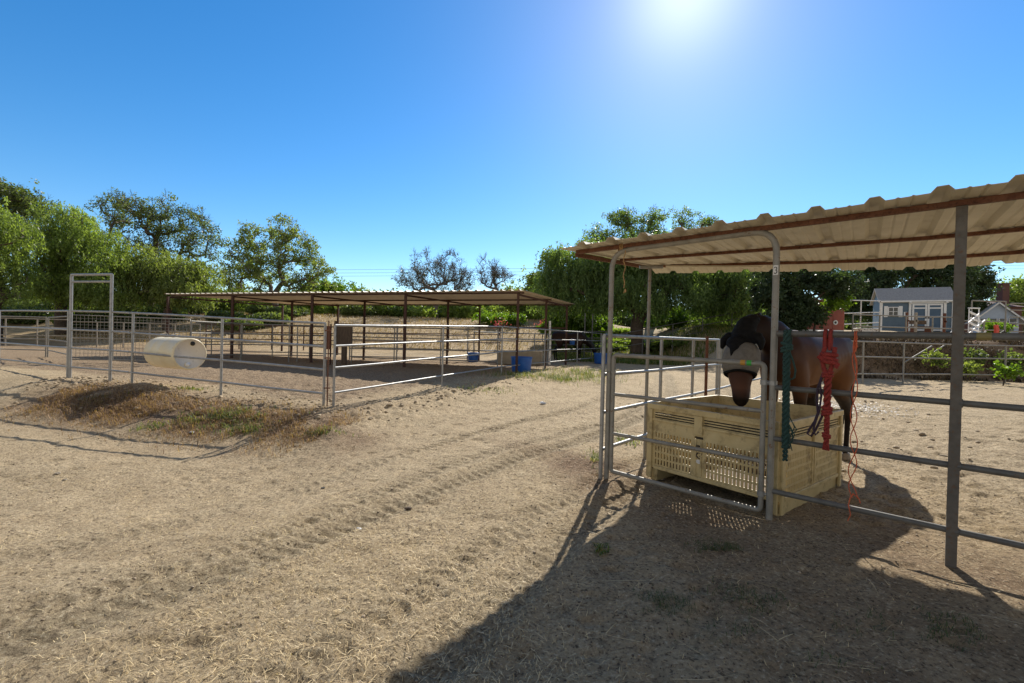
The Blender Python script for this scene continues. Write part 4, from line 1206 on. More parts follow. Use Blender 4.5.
# ------------------------------------------------------------------ ropes on the near fence
def frame_pt(s, dx, z, out=0.03):
    """point near fence F: along s, out towards the camera"""
    p = F0 + FD * (s + dx) - WD * out
    return Vector((p.x, p.y, z))
def wiggle_rope(s, z0, z1, r, amp, n, seed, out=0.04, drift=0.0, freq=9):
    rr = random.Random(seed); ph = rr.uniform(0, 6); P = []
    for i in range(n + 1):
        t = i / n; z = z0 + (z1 - z0) * t
        P.append(frame_pt(s, amp * math.sin(t * freq + ph) + drift * t, z, out + amp * .5 * math.cos(t * freq * 1.3 + ph)))
    return P
def twisted(s, z0, z1, R0, r, turns, n, ph, out, drift=0.0):
    P = []
    for i in range(n + 1):
        t = i / n; a = ph + turns * math.tau * t
        P.append(frame_pt(s, R0 * math.cos(a) + drift * t, z0 + (z1 - z0) * t, out + R0 * math.sin(a)))
    return P
def knot(mb, s, z, Rk, r, out, loops=3, seed=1):
    rr = random.Random(seed)
    for k in range(loops):
        tl = rr.uniform(-.5, .5); zz = z + (k - (loops - 1) / 2) * r * 1.7
        mb.tube([frame_pt(s, Rk * math.cos(a), zz + tl * r * 2 * math.cos(a), out + Rk * .8 * math.sin(a)) for a in [i * math.tau / 14 for i in range(14)]], r, 8, closed=True)
def over_rail(mb, s, zr, r, out, rr_=0.033):
    for k in (-1, 1):
        P = [frame_pt(s, k * r * 1.2, zr - .12, out)]
        for a in np.linspace(0, math.pi, 9): P.append(frame_pt(s, k * r * 1.2, zr + rr_ * math.sin(a), rr_ * math.cos(a)))
        P.append(frame_pt(s, k * r * .9, zr - .10, -rr_))
        mb.tube(P, r, 8)
mb = MB()
sg = 2.065
over_rail(mb, sg, 1.535, 0.012, 0.04)
for k in range(4): mb.tube(twisted(sg, 1.56, 0.62, 0.017, 0.0125, 5.5, 60, k * math.tau / 4, 0.045, 0.012), 0.0125, 7)
for k in range(2): mb.tube(twisted(sg + .012, 0.66, 0.52, 0.012, 0.010, 2, 14, k * math.pi, 0.045, 0.0), 0.010, 7)
knot(mb, sg + .002, 1.43, 0.034, 0.013, 0.045, 3, 2)
mb.tube([frame_pt(sg, dx, z, .05) for dx, z in ((0.02, 1.40), (.05, 1.32), (.068, 1.25), (.062, 1.19), (.035, 1.17), (.02, 1.20), (.012, 1.26))], 0.0075, 7)
for k in range(12):
    rr = random.Random(k); a = rr.uniform(-.02, .035)
    mb.tube([frame_pt(sg + .01, a, .88 - k * .01, .06), frame_pt(sg + .01, a + rr.uniform(0, .05), .80 - k * .01, .06), frame_pt(sg + .01, a + rr.uniform(-.01, .05), .74 - k * .012, .05)], 0.004, 5)
tag(mb.build('teal_rope', M['rope_green']), 'thick dark teal rope bundle hanging on the fence right beside the gate hinge post', 'rope')
mb = MB(); sr = 2.335
over_rail(mb, sr, 1.535, 0.014, 0.045)
mb.tube([frame_pt(sr, dx, z, o) for dx, z, o in ((-.012, 1.44, .05), (-.03, 1.36, .06), (-.012, 1.27, .07), (.02, 1.20, .07))], 0.016, 8)
mb.tube([frame_pt(sr, dx, z, o) for dx, z, o in ((.05, 1.44, .05), (.045, 1.36, .06), (.03, 1.27, .07), (.0, 1.20, .07))], 0.016, 8)
knot(mb, sr + .015, 1.355, 0.046, 0.0165, 0.055, 3, 4)
mb.tube([frame_pt(sr, dx, z, .085) for dx, z in ((-.05, 1.37), (-.01, 1.335), (.04, 1.33), (.075, 1.31), (.06, 1.285))], 0.017, 8)
knot(mb, sr + .01, 1.23, 0.028, 0.013, 0.06, 2, 5)
for k in range(3): mb.tube(twisted(sr + .012, 1.24, 0.93, 0.015, 0.012, 2.2, 30, k * math.tau / 3, 0.06), 0.012, 7)
for k in range(3): mb.tube(twisted(sr + .014, 0.93, 0.70, 0.011, 0.0095, 2.2, 24, k * math.tau / 3, 0.06), 0.0095, 7)
knot(mb, sr + .012, 0.955, 0.026, 0.013, 0.06, 3, 6)
knot(mb, sr + .014, 0.765, 0.022, 0.010, 0.06, 2, 7)
for k in range(5): mb.tube([frame_pt(sr + .014, (k - 2) * .006, .72, .06), frame_pt(sr + .014, (k - 2) * .010, .655, .06 + .004 * k)], 0.0055, 6)
tag(mb.build('red_rope', M['rope_red']), 'thick knotted red rope looped over the top rail beside the orange twine', 'rope')
mb = MB(); sp = 2.27
P = [frame_pt(sp, dx, z, .055) for dx, z in ((.065, 1.28), (.04, 1.22), (.015, 1.12), (.012, 1.02), (.02, .93), (.0, .86), (-.03, .80), (-.045, .76), (-.02, .745), (.01, .80), (.045, .90), (.06, .98))]
mb.tube([Vector(p) for p in P], 0.0085, 7)
P = [frame_pt(sp, dx, z, .065) for dx, z in ((.05, 1.24), (.03, 1.16), (.04, 1.06), (.03, .95), (.01, .87), (-.005, .80), (.01, .76), (.03, .79))]
mb.tube(P, 0.0075, 7)
tag(mb.build('purple_lead', M['rope_purple']), 'thin dark purple lead rope tangled to the left of the red rope', 'lead rope')
mb = MB(); so = 2.505
over_rail(mb, so, 1.535, 0.004, 0.03, 0.028)
for k, (ph, fr_, am) in enumerate(((0, 11, .010), (2.2, 9, .013))):
    P = []
    for i in range(90):
        t = i / 89; z = 1.53 - t * 1.20
        am2 = am * (1 + 1.4 * t)
        P.append(frame_pt(so, am2 * math.sin(t * fr_ * 2 + ph) * (1 if k else -1) + .012 * t, z, .035 + am2 * .5 * math.cos(t * fr_ * 1.7 + ph)))
    mb.tube(P, 0.0036, 6)
mb.tube([frame_pt(so, dx, z, .036) for dx, z in ((.0, 1.50), (.012, 1.45), (-.004, 1.40), (.012, 1.34), (.016, 1.25))], 0.005, 6)
mb.tube([frame_pt(so, dx, z, .04) for dx, z in ((.02, .36), (.00, .33), (-.01, .27), (.004, .20), (-.012, .15))], 0.0036, 6)
mb.tube([frame_pt(so, dx, z, .04) for dx, z in ((.01, .36), (.05, .335), (.06, .30))], 0.0036, 6)
tag(mb.build('orange_twine', M['rope_orange']), 'long thin orange twine dangling from the top rail right of the red rope', 'twine')
# ------------------------------------------------------------------ terrace: shed, trailer, jumps, cottage
def shed():
    pl, pr = P2(880, 31.0), P2(952, 29.3); W = (pr - pl).length; Dp = 2.3; Hh = 2.0
    mid_ = (pl + pr) / 2; z = gz(mid_.x, mid_.y) + .02; cx = mid_.x; Y = mid_.y; xl, xr = cx - W / 2, cx + W / 2
    def fx(u): return xl + (u - 880) / 72.0 * W
    e = empty('garden_shed', (cx, Y, z), 'slate blue shed with white double doors and grey shingle roof on the terrace', 'shed')
    MB().box((cx, Y + Dp / 2, z + Hh / 2), (W, Dp, Hh)).build('wall', M['shed_blue'], e)
    # gable ends
    mb = MB(); rh = .88
    for x in (xl + .002, xr - .002):
        for t in (.06,):
            mb.add([(x - t / 2, Y, z + Hh), (x - t / 2, Y + Dp, z + Hh), (x - t / 2, Y + Dp / 2, z + Hh + rh), (x + t / 2, Y, z + Hh), (x + t / 2, Y + Dp, z + Hh), (x + t / 2, Y + Dp / 2, z + Hh + rh)],
                   [(0, 1, 2), (3, 5, 4), (0, 3, 4, 1), (1, 4, 5, 2), (2, 5, 3, 0)])
    mb.build('gable', M['shed_blue'], e)
    mb = MB(); ov = .18
    for sgn in (0, 1):
        y0 = Y - ov if not sgn else Y + Dp + ov; zz0 = z + Hh - ov * rh / (Dp / 2) + .05
        vs = [(xl - ov, y0, zz0), (xr + ov, y0, zz0), (xr + ov, Y + Dp / 2, z + Hh + rh + .05), (xl - ov, Y + Dp / 2, z + Hh + rh + .05)]
        vs2 = [(a, b, c + .07) for a, b, c in vs]
        mb.add(vs + vs2, [(0, 3, 2, 1), (4, 5, 6, 7), (0, 1, 5, 4), (1, 2, 6, 5), (2, 3, 7, 6), (3, 0, 4, 7)])
    mb.build('roof', M['shingle'], e)
    for k in range(1, 7):
        pass
    mb = MB()
    for x in (xl, xr): mb.box((x, Y - .02, z + Hh / 2), (.14, .06, Hh))
    mb.box((cx, Y - .025, z + Hh - .05), (W, .05, .1))
    mb.beam((xl - ov, Y - ov - .01, z + Hh - .02), (xr + ov, Y - ov - .01, z + Hh - .02), .04, .09)
    mb.build('trim', M['white'], e)
    # window, centre u 906
    wx = fx(892.5); wz = z + 1.30
    w = MB().box((wx, Y - .03, wz), (.50, .05, .56)).build('window', M['glass'], e)
    mb = MB()
    for dx in (-.26, 0, .26): mb.box((wx + dx, Y - .07, wz), (.035 if dx == 0 else .05, .04, .62))
    for dz in (-.29, 0, .29): mb.box((wx, Y - .073, wz + dz), (.56, .035, .05 if dz else .03))
    mb.build('frame', M['white'], w)
    for dx in (-.39, .39): MB().rbox((wx + dx, Y - .05, wz), (.20, .05, .74), .01).build('shutter', M['white'], w)
    # doors
    dx0, dx1 = fx(911.5), fx(942); dz = 1.80; mid = (dx0 + dx1) / 2
    for a, b in ((dx0, mid), (mid, dx1)):
        d = MB().box(((a + b) / 2, Y - .03, z + dz / 2), (b - a - .03, .05, dz)).build('door', M['shed_door'], e)
        mb = MB()
        for x in (a + .06, b - .06): mb.box((x, Y - .075, z + dz / 2), (.10, .035, dz))
        for zz in (.08, .95, dz - .28, dz - .05): mb.box(((a + b) / 2, Y - .072, z + zz), (b - a - .2, .03, .09))
        mb.build('door_trim', M['white'], d)
        MB().box(((b - .07) if a == dx0 else (a + .07), Y - .11, z + .9), (.05, .05, .14)).build('handle', M['ink'], d)
    mb = MB()
    for x in (dx0 - .10, dx1 + .10): mb.box((x, Y - .055, z + dz / 2 + .03), (.13, .06, dz + .06))
    mb.box((mid, Y - .06, z + dz + .08), (dx1 - dx0 + .36, .07, .12)); mb.build('door_frame', M['white'], e)
    for x in (dx0 - .12, dx1 + .15):
        mb = MB(); mb.tube([(x, Y - .02, z + 1.90), (x, Y - .16, z + 1.93)], .02, 6); mb.lathe([(.02, .06), (.1, -.04), (.09, -.05), (.001, 0)], 12, Matrix.Translation((x, Y - .18, z + 1.90)))
        mb.build('barn_lamp', M['white'], e)
    nx = fx(904.8)
    MB().rbox((nx, Y - .04, z + 1.15), (.14, .05, .24), .01).build('notice_plate', M['white'], e)
    mb = MB()
    for k in range(9): mb.box((cx, Y - .004, z + .2 + k * .2), (W - .1, .012, .012))
    mb.build('siding_line', M['shed_door'], e)
    e.rotation_euler = (0, 0, math.atan2(pr.y - pl.y, pr.x - pl.x))
shed()
# tools and posts before the shed
for u, v0, v1, mt, l in ((906, 338, 322, 'rust', 'rusty red stake before the blue shed window'), (915, 339, 320, 'wood_grey', 'pale wooden stake before the left shed door'), (943.5, 338, 323, 'wood_red', 'reddish wooden stake before the right door of the shed')):
    p = P2(u, 24.0); z = gz(*p); h = 1.3
    mb = MB(); mb.rbox((p.x, p.y, z + h / 2), (.11, .09, h + .1), .01)
    mb.rbox((p.x, p.y - .03, z + h * .7), (.2, .03, .09), .005)
    tag(mb.build('marker_stake', M[mt]), l, 'stake')
p = P2(920, 26.5); z = gz(*p)
e = empty('wooden_bench', (p.x, p.y, z), 'low dark wooden bench in front of the left shed door', 'bench')
MB().rbox((p.x, p.y, z + .45), (1.0, .4, .06), .01).build('seat', M['wood_old'], e)
for a in (-.42, .42): MB().rbox((p.x + a, p.y, z + .21), (.08, .36, .42), .01).build('leg', M['wood_red'], e)
MB().rbox((p.x, p.y + .2, z + .72), (1.0, .05, .22), .01).build('backrest', M['wood_old'], e)

# fences on the terrace
tr = [
    (P2(838, 24.2), P2(879, 27.5), 'pale pipe fence between the red trailer and the blue shed', (0, .5, 1), 'white_worn', (1.9, 1.2, .6)),
    (P2(852, 21.6), P2(958, 22.0), 'thin pipe fence along the bank top in front of the blue shed', (0, .25, .5, .75, 1), 'galv_old', (1.15, .6)),
    (P2(1009, 23.5), P2(1080, 23.6), 'grey five rail fence right of the arched gate on the terrace', (.3, .7, 1), 'galv_old', (1.95, 1.6, 1.25, .9, .5)),
    (P2(962, 23.0), P2(1004, 23.4), 'low grey rails behind the white jump blocks', (0, .5, 1), 'galv_old', (1.0, .55)),
]
for a, b, l, ps, mt, zz in tr:
    rails_fence('terrace_fence', l, a, b, zz, zz, ps, M[mt], 0.028, 0.032, group='rail fences on the terrace')
a, b = P2(970.5, 23.2), P2(1004.5, 23.3); za = gz(*a)
wg = empty('arched_gate_frame', (a.x, a.y, za), 'thin square gate arch on the terrace above the cottage roof line', 'gate frame')
ht = at(970, 300.5, 23.2).z
for p in (a, b): MB().tube([(p.x, p.y, za - .1), (p.x, p.y, ht)], .03, 8).build('post', M['galv_old'], wg)
MB().tube([(a.x, a.y, ht), (b.x, b.y, ht)], .03, 8).build('top_bar', M['galv_old'], wg)
# zigzag white jump rack
p = P2(975, 21.9); z = gz(*p)
e = empty('jump_rack', (p.x, p.y, z), 'white stacked jump rack of zigzag boards right of the thick shelter post', 'jump rack')
hts = [at(975, v, 21.9).z for v in (335, 330, 325, 319.5, 314, 308)]
for k, zz in enumerate(hts):
    tl = Matrix.Rotation(R(24 if k % 2 == 0 else 18) * (1 if k < 5 else 0), 3, 'Y')
    MB().rbox((p.x, p.y + .02 * k, zz), (.50, .12, .055), .008, 0, tl).build('board', M['white'], e)
for dx in (-.24, .24): MB().tube([(p.x + dx, p.y + .1, z - .05), (p.x + dx, p.y + .1, hts[-1] + .03)], .022, 6).build('upright', M['white'], e)
MB().beam((p.x - .46, p.y - .1, hts[0] + .02), (p.x + .34, p.y - .1, hts[3] - .02), .05, .05).build('brace', M['white'], e)
MB().beam((p.x - .46, p.y - .12, hts[2] + .1), (p.x + .02, p.y - .12, hts[4]), .05, .05).build('brace', M['white'], e)
for u0, v0, u1, v1, l, mt in ((979, 337, 986, 331, 'white jump pole leaning right of the zigzag rack', 'white'), (945, 338, 956, 328, 'white jump pole leaning left of the thick shelter post', 'white'), (1003, 331, 1013, 338, 'dark crossed jump pole near the arched gate, falling to the right', 'ink'), (1004, 331, 994, 338, 'dark crossed jump pole near the arched gate, falling to the left', 'ink')):
    tag(MB().tube([at(u0, v0, 21.7), at(u1, v1, 21.6)], .035, 8).build('jump_pole', M[mt]), l, 'pole')
for u, l in ((975.5, 'small red jump block under the zigzag rack'), (996, 'red jump wing standing on the terrace before the cottage')):
    p = P2(u, 21.4 if u < 980 else 22.6); z = gz(*p); hh = .28 if u < 980 else .7
    mb = MB(); mb.rbox((p.x, p.y, z + hh / 2), (.17, .12, hh), .02)
    mb.rbox((p.x - .03, p.y, z + hh + .06), (.16, .12, .16), .02)
    tag(mb.build('jump_block', M['red_plastic']), l, 'jump block')

def cottage():
    Y = 40.0; z = gz(px2x(1000, Y), Y); cx = px2x(997, Y); W = 2.5; eave = at(998, 318, Y).z - z; ridge = at(998, 303.5, Y).z - z; Dp = 3
    e = empty('gabled_cottage', (cx, Y, z), 'small pale blue gabled cottage with a row of windows behind the jumps', 'cottage')
    vs = [(-W / 2, 0, 0), (W / 2, 0, 0), (W / 2, 0, eave), (0, 0, ridge), (-W / 2, 0, eave)]
    V = [(cx + a, Y + b, z + c) for a, b, c in vs] + [(cx + a, Y + b + Dp, z + c) for a, b, c in vs]
    MB().add(V, [(0, 1, 2, 3, 4), (9, 8, 7, 6, 5), (0, 5, 6, 1), (1, 6, 7, 2), (4, 9, 5, 0)]).build('wall', M['house_wall'], e)
    mb = MB()
    for sg_ in (-1, 1):
        a = (cx, z + ridge + .06); b = (cx + sg_ * (W / 2 + .5), z + eave - .5 * (ridge - eave) / (W / 2) + .06)
        vs = [(a[0], Y - .35, a[1]), (b[0], Y - .35, b[1]), (b[0], Y + Dp + .3, b[1]), (a[0], Y + Dp + .3, a[1])]
        mb.add(vs + [(x, y, c + .1) for x, y, c in vs], [(0, 3, 2, 1), (4, 5, 6, 7), (0, 1, 5, 4), (1, 2, 6, 5), (2, 3, 7, 6), (3, 0, 4, 7)])
    mb.build('roof', M['shingle'], e)
    mb = MB()
    for sg_ in (-1, 1): mb.beam((cx, Y - .38, z + ridge + .05), (cx + sg_ * (W / 2 + .5), Y - .38, z + eave - .5 * (ridge - eave) / (W / 2) + .05), .05, .11)
    mb.box((cx, Y - .06, z + eave - .85), (W, .08, .12)); mb.build('trim', M['white'], e)
    for k in range(4):
        x = cx - W * .36 + k * W * .24
        w = MB().box((x, Y - .03, z + eave - .38), (.42, .05, .62)).build('window', M['glass'], e)
        mb = MB()
        for d in (-.23, .23): mb.box((x + d, Y - .07, z + eave - .38), (.05, .04, .7))
        mb.box((x, Y - .07, z + eave - .38), (.42, .035, .05)); mb.build('frame', M['white'], w)
    for k in range(3):
        x = cx - W * .3 + k * W * .3
        MB().box((x, Y - .03, z + 1.0), (.4, .05, .9)).build('window', M['glass'], e)
    e.rotation_euler = (0, 0, R(-38))
    # darker house with a chimney further back
    Y2 = 52; c2 = px2x(990, Y2); z2 = gz(c2, Y2)
    e = empty('roofed_house', (c2, Y2, z2), 'dark brown roofed house with a brick chimney mostly hidden behind the cottage', 'house')
    rt = at(980, 298, Y2).z; et = at(980, 306, Y2).z
    MB().box((c2, Y2 + 3, (z2 + et) / 2), (7.0, 6, et - z2)).build('wall', M['brick'], e)
    mb = MB(); V = [(c2 - 3.9, Y2 - .4, et), (c2 + 3.9, Y2 - .4, et), (c2 + 2.6, Y2 + 3, rt), (c2 - 2.6, Y2 + 3, rt), (c2 + 3.9, Y2 + 6.4, et), (c2 - 3.9, Y2 + 6.4, et)]
    mb.add(V, [(0, 1, 2, 3), (1, 4, 2), (4, 5, 3, 2), (5, 0, 3), (0, 5, 4, 1)]).build('roof', M['brick'], e)
    ct = at(1003, 283, Y2).z; xx = px2x(1003, Y2 + 1)
    mb = MB(); mb.box((xx, Y2 + 1.2, (et + ct) / 2), (.8, .7, ct - et)); mb.box((xx, Y2 + 1.2, ct + .06), (.95, .85, .16)); mb.build('chimney', M['brick'], e)
    for k in (-1, 1):
        w = MB().box((c2 + k * 1.8, Y2 - .03, z2 + 1.5), (1.0, .05, 1.0)).build('window', M['glass'], e)
cottage()

def trailer():
    Y = 23.0; xr = px2x(844, Y); xl = px2x(798, Y); zb = at(843, 332, Y).z; zt = at(843, 300, Y).z; zg = gz(xr - 1, Y)
    e = empty('horse_trailer', ((xl + xr) / 2, Y, zg), 'faded red horse trailer with a small round vent parked under the dark tree', 'trailer')
    zb = min(zb, zg + .55)
    cx = (xl + xr) / 2; W = xr - xl; Dp = 2.0
    MB().rbox((cx, Y + Dp / 2, (zb + zt) / 2), (W, Dp, zt - zb), .05).build('body', M['red_wall'], e)
    MB().box((cx, Y - .012, zb + .05), (W - .1, .04, .07)).build('white_stripe', M['white'], e)
    vx = px2x(834.5, Y); vz = at(834.5, 322.5, Y).z
    Mx = Matrix.Translation((vx, Y - .002, vz)) @ Matrix.Rotation(R(90), 4, 'X')
    v_ = MB().lathe([(.12, 0), (.12, .03), (.085, .035), (.06, .02)], 20, Mx).build('vent_ring', M['white'], e)
    MB().lathe([(.06, .018), (.04, .022), (.001, .022)], 20, Mx).build('vent_hole', M['ink'], v_)
    for k in (-.5, .5):
        Mx = Matrix.Translation((cx + k, Y + .12, zg + .33)) @ Matrix.Rotation(R(90), 4, 'X')
        w = MB().lathe([(.12, -.1), (.30, -.1), (.33, -.06), (.33, .06), (.30, .1), (.18, .1)], 24, Mx).build('wheel', M['tyre'], e)
        MB().lathe([(.18, .09), (.16, .05), (.05, .07), (.001, .08)], 20, Mx).build('rim', M['white_worn'], w)
    MB().beam((xl + .1, Y + 1, zb - .06), (xl - 1.2, Y + 1, zg + .4), .12, .1).build('hitch', M['ink'], e)
    mb = MB()
    for k in range(3): mb.box((xl + .5 + k * .62, Y - .004, (zb + zt) / 2), (.03, .02, zt - zb - .2))
    mb.build('panel_seam', M['red_wall'], e)
trailer()
p = P2(866, 24.5); z = gz(*p)
e = empty('white_trough', (p.x, p.y, z), 'low white trough on the terrace between the red trailer and the blue shed', 'trough')
mb = MB(); mb.rbox((p.x, p.y, z + .05), (1.0, .5, .08), .02)
for dx in (-.48, .48): mb.rbox((p.x + dx, p.y, z + .22), (.06, .5, .36), .02)
for dy in (-.23, .23): mb.rbox((p.x, p.y + dy, z + .22), (.90, .05, .36), .02)
mb.build('basin', M['white_worn'], e)
MB().tube([(p.x - .52, p.y - .27, z + .4), (p.x + .52, p.y - .27, z + .4), (p.x + .52, p.y + .27, z + .4), (p.x - .52, p.y + .27, z + .4)], .03, 6, closed=True).build('rim', M['white_worn'], e)

# far red barn seen under the long roof
p = P2(332, 58); z = gz(*p); 
e = empty('far_barn', (p.x, p.y, z), 'tiny dark red barn far off on the dry field under the long roof', 'barn')
MB().box((p.x, p.y + 1.5, z + .85), (1.7, 3, 1.7)).build('wall', M['red_wall'], e)
MB().add([(p.x - 1.0, p.y - .1, z + 1.7), (p.x + 1.0, p.y - .1, z + 1.7), (p.x, p.y - .1, z + 2.3), (p.x - 1.0, p.y + 3, z + 1.7), (p.x + 1.0, p.y + 3, z + 1.7), (p.x, p.y + 3, z + 2.3)], [(0, 1, 2), (3, 5, 4), (0, 2, 5, 3), (1, 4, 5, 2), (0, 3, 4, 1)]).build('roof', M['brick'], e)
MB().box((p.x + .1, p.y - .02, z + .6), (.5, .05, 1.1)).build('door', M['ink'], e)

# wires
for za, zb__, dz in ((275, 262, 0), (272, 258.5, 0), (268.5, 255.5, 0)):
    sl_ = (zb__ + 3 - za) / 1250; a = at(-600, za + 3 - 500 * sl_, 90); b = at(1650, zb__ + 6 + 500 * sl_, 90); P = []
    for i in range(25):
        t = i / 24; q = a.lerp(b, t); q.z -= 3.0 * 4 * t * (1 - t) * .8 - 2.0; P.append(q)
    l = {275: 'lowest thin power line crossing the sky behind the trees', 272: 'middle thin power line crossing the sky behind the trees', 268.5: 'topmost thin power line crossing the sky behind the trees'}[za]
    tag(MB().tube(P, .022, 4).build('power_line', M['wire']), l, 'power line', 'power lines in the sky')

# ------------------------------------------------------------------ foliage
def rand_unit(n):
    v = rng.normal(size=(n, 3)); return v / np.linalg.norm(v, axis=1, keepdims=True)

def leaf_quads(pos, dirs, L, W, nrm=None):
    """rhombic leaves from pos along dirs"""
    n = len(pos)
    r = rand_unit(n) if nrm is None else nrm
    side = np.cross(dirs, r); side /= (np.linalg.norm(side, axis=1, keepdims=True) + 1e-9)
    L = np.asarray(L).reshape(-1, 1) * np.ones((n, 1)); W = np.asarray(W).reshape(-1, 1) * np.ones((n, 1))
    a = pos; c = pos + dirs * L; m = pos + dirs * L * 0.45
    V = np.stack([a, m + side * W / 2, c, m - side * W / 2], 1).reshape(-1, 3)
    Fq = np.arange(n * 4).reshape(n, 4)
    return V, Fq

def grow_skeleton(base, fork, tips, seed):
    rr = np.random.default_rng(seed)
    nodes = [np.array(base), np.array(base) * .5 + np.array(fork) * .5 + rr.normal(size=3) * .08, np.array(fork)]
    par = [-1, 0, 1]; chains = [[0, 1, 2]]
    tips = sorted(tips, key=lambda t: np.linalg.norm(np.array(t) - fork))
    for t in tips:
        t = np.array(t); A = np.array(nodes[2:])
        d = np.linalg.norm(A - t, axis=1)
        pen = np.maximum(0, A[:, 2] - t[2] + 0.2) * 0.6 + 0.25 * np.maximum(0, np.linalg.norm(A - fork, axis=1) - np.linalg.norm(t - fork) * .8)
        k = int(np.argmin(d + pen)) + 2
        p = nodes[k]; L = np.linalg.norm(t - p); m = max(2, int(L / 0.7) + 1)
        ch = [k]; last = k
        bend = rr.normal(size=3) * L * .10 + np.array((0, 0, L * .10))
        for i in range(1, m + 1):
            f = i / m
            q = p * (1 - f) + t * f + bend * math.sin(f * math.pi) + rr.normal(size=3) * L * .02
            nodes.append(q); par.append(last); last = len(nodes) - 1; ch.append(last)
        chains.append(ch)
    cnt = np.zeros(len(nodes))
    for ch in chains[1:]: cnt[ch[-1]] += 1
    for i in range(len(nodes) - 1, 0, -1): cnt[par[i]] += cnt[i]
    return nodes, chains, cnt

def tree(name, label, cat, lobes, Y, trunk_u, leafm, barkm='bark', style='leafy', n_leaf=15000, lsize=(.14, .08), trunk_r=.25, seed=1, group=None, clump=0.55, twigs=0, fork_h=None, depth_k=0.9, hang=1.1, extra=None, nclump=None):
    rr = np.random.default_rng(seed)
    W = []
    for (u, v, ru, rv) in lobes:
        c = at(u, v, Y); dy = rr.uniform(-.35, .35) * ru / FPX * Y
        W.append((c.x, Y + dy, c.z, ru / FPX * Y, ru / FPX * Y * depth_k, rv / FPX * Y))
    W = np.array(W)
    bx = px2x(trunk_u, Y); bz = gz(bx, Y)
    e = empty(name, (bx, Y, bz), label, cat, group)
    vol = W[:, 3] * W[:, 5]; ncl = nclump or int(max(14, min(170, 26 * vol.sum() / max(.6, clump ** 2) * .35)))
    pick = rr.choice(len(W), ncl, p=vol / vol.sum())
    d = rr.normal(size=(ncl, 3)); d /= np.linalg.norm(d, axis=1, keepdims=True)
    rad = rr.uniform(.35, 1.0, (ncl, 1)) ** .55
    C = W[pick, :3] + d * W[pick, 3:6] * rad * .92
    C[:, 2] = np.maximum(C[:, 2], bz + .5)
    fz = fork_h if fork_h else max(1.0, (W[:, 2].mean() - bz) * .42)
    fork = np.array((bx + rr.uniform(-.2, .2), Y, bz + fz))
    ns, ch, cnt = grow_skeleton((bx, Y, bz - .2), fork, C, seed)
    mb = MB(); tot = max(1, cnt[0])
    for c in ch:
        rs = [max(.012, trunk_r * (max(cnt[i], .5) / tot) ** .52) for i in c]
        if c is ch[0]: rs = [trunk_r * 1.25, trunk_r, trunk_r * .95]
        else: rs[0] = min(rs[0], rs[1] * 1.3)
        mb.tube([ns[i] for i in c], rs, 7 if rs[0] > .06 else 4, True, False)
    if twigs:
        for c in ch[1:]:
            for i in c[1:]:
                for k in range(twigs):
                    dd = rr.normal(size=3) * .6 + np.array((0, 0, .35)) + (ns[i] - fork) / (np.linalg.norm(ns[i] - fork) + .1) * .5
                    dd /= np.linalg.norm(dd); L = rr.uniform(.5, 1.1) * clump * 1.3
                    m = ns[i] + dd * L * .5 + rr.normal(size=3) * .06; t = ns[i] + dd * L + rr.normal(size=3) * .08
                    mb.tube([ns[i], m, t], [.015, .011, .006], 3, False, False)
                    for k2 in range(3):
                        d3 = dd + rr.normal(size=3) * .6; d3 /= np.linalg.norm(d3)
                        mb.tube([m, m + d3 * L * .5], [.009, .005], 3, False, False)
    mb.build('trunk', M[barkm], e)
    if n_leaf:
        tipsC = C
        k = rr.integers(0, ncl, n_leaf)
        if style == 'pepper':
            nst = max(1, n_leaf // 14)
            ks = rr.integers(0, ncl, nst)
            dd = rr.normal(size=(nst, 3)); dd /= np.linalg.norm(dd, axis=1, keepdims=True)
            S = tipsC[ks] + dd * clump * rr.uniform(.2, 1, (nst, 1)) ** .5 * np.array((1.1, 1.1, .7))
            out = dd * np.array((1, 1, 0)) * .25
            t = np.tile(np.linspace(0, 1, 14), nst).reshape(nst, 14, 1)
            Ls = rr.uniform(.35, 1.0, (nst, 1, 1)) * hang
            P = S[:, None, :] + np.concatenate([out[:, None, :2] * np.sqrt(t) * Ls * 1.2, -t * Ls + .12 * np.sin(t * 2)], -1)
            P = P.reshape(-1, 3) + rr.normal(size=(nst * 14, 3)) * .05
            n = len(P)
            D = rr.normal(size=(n, 3)) * .55 + np.array((0, 0, -1.0)); D /= np.linalg.norm(D, axis=1, keepdims=True)
            tint = np.repeat(rr.uniform(0, 1, ncl)[ks] * .55, 14) + rr.uniform(0, .45, n)
            s = rr.uniform(.7, 1.3, n)
            V, Fq = leaf_quads(P, D, lsize[0] * s, lsize[1] * s, rr.normal(size=(n, 3)))
        else:
            off = rr.normal(size=(n_leaf, 3)); off /= np.linalg.norm(off, axis=1, keepdims=True)
            # twig-like sub clusters
            nsub = ncl * 7; sub = tipsC[np.repeat(np.arange(ncl), 7)] + rr.normal(size=(nsub, 3)) * clump * np.array((.55, .55, .42))
            ks = rr.integers(0, nsub, n_leaf)
            P = sub[ks] + off * rr.uniform(.05, 1, (n_leaf, 1)) * clump * .42
            D = off * .7 + rr.normal(size=(n_leaf, 3)) * .6 + np.array((0, 0, -.25)); D /= np.linalg.norm(D, axis=1, keepdims=True)
            tint = (rr.uniform(0, 1, nsub)[ks]) * .55 + rr.uniform(0, .45, n_leaf)
            s = rr.uniform(.7, 1.3, n_leaf)
            V, Fq = leaf_quads(P, D, lsize[0] * s, lsize[1] * s, rr.normal(size=(n_leaf, 3)))
            n = n_leaf
        V = V - np.array((bx, Y, bz))
        mesh_np('crown', V, Fq, M[leafm], e, False, {'tint': ('FACE', tint)})
    return e

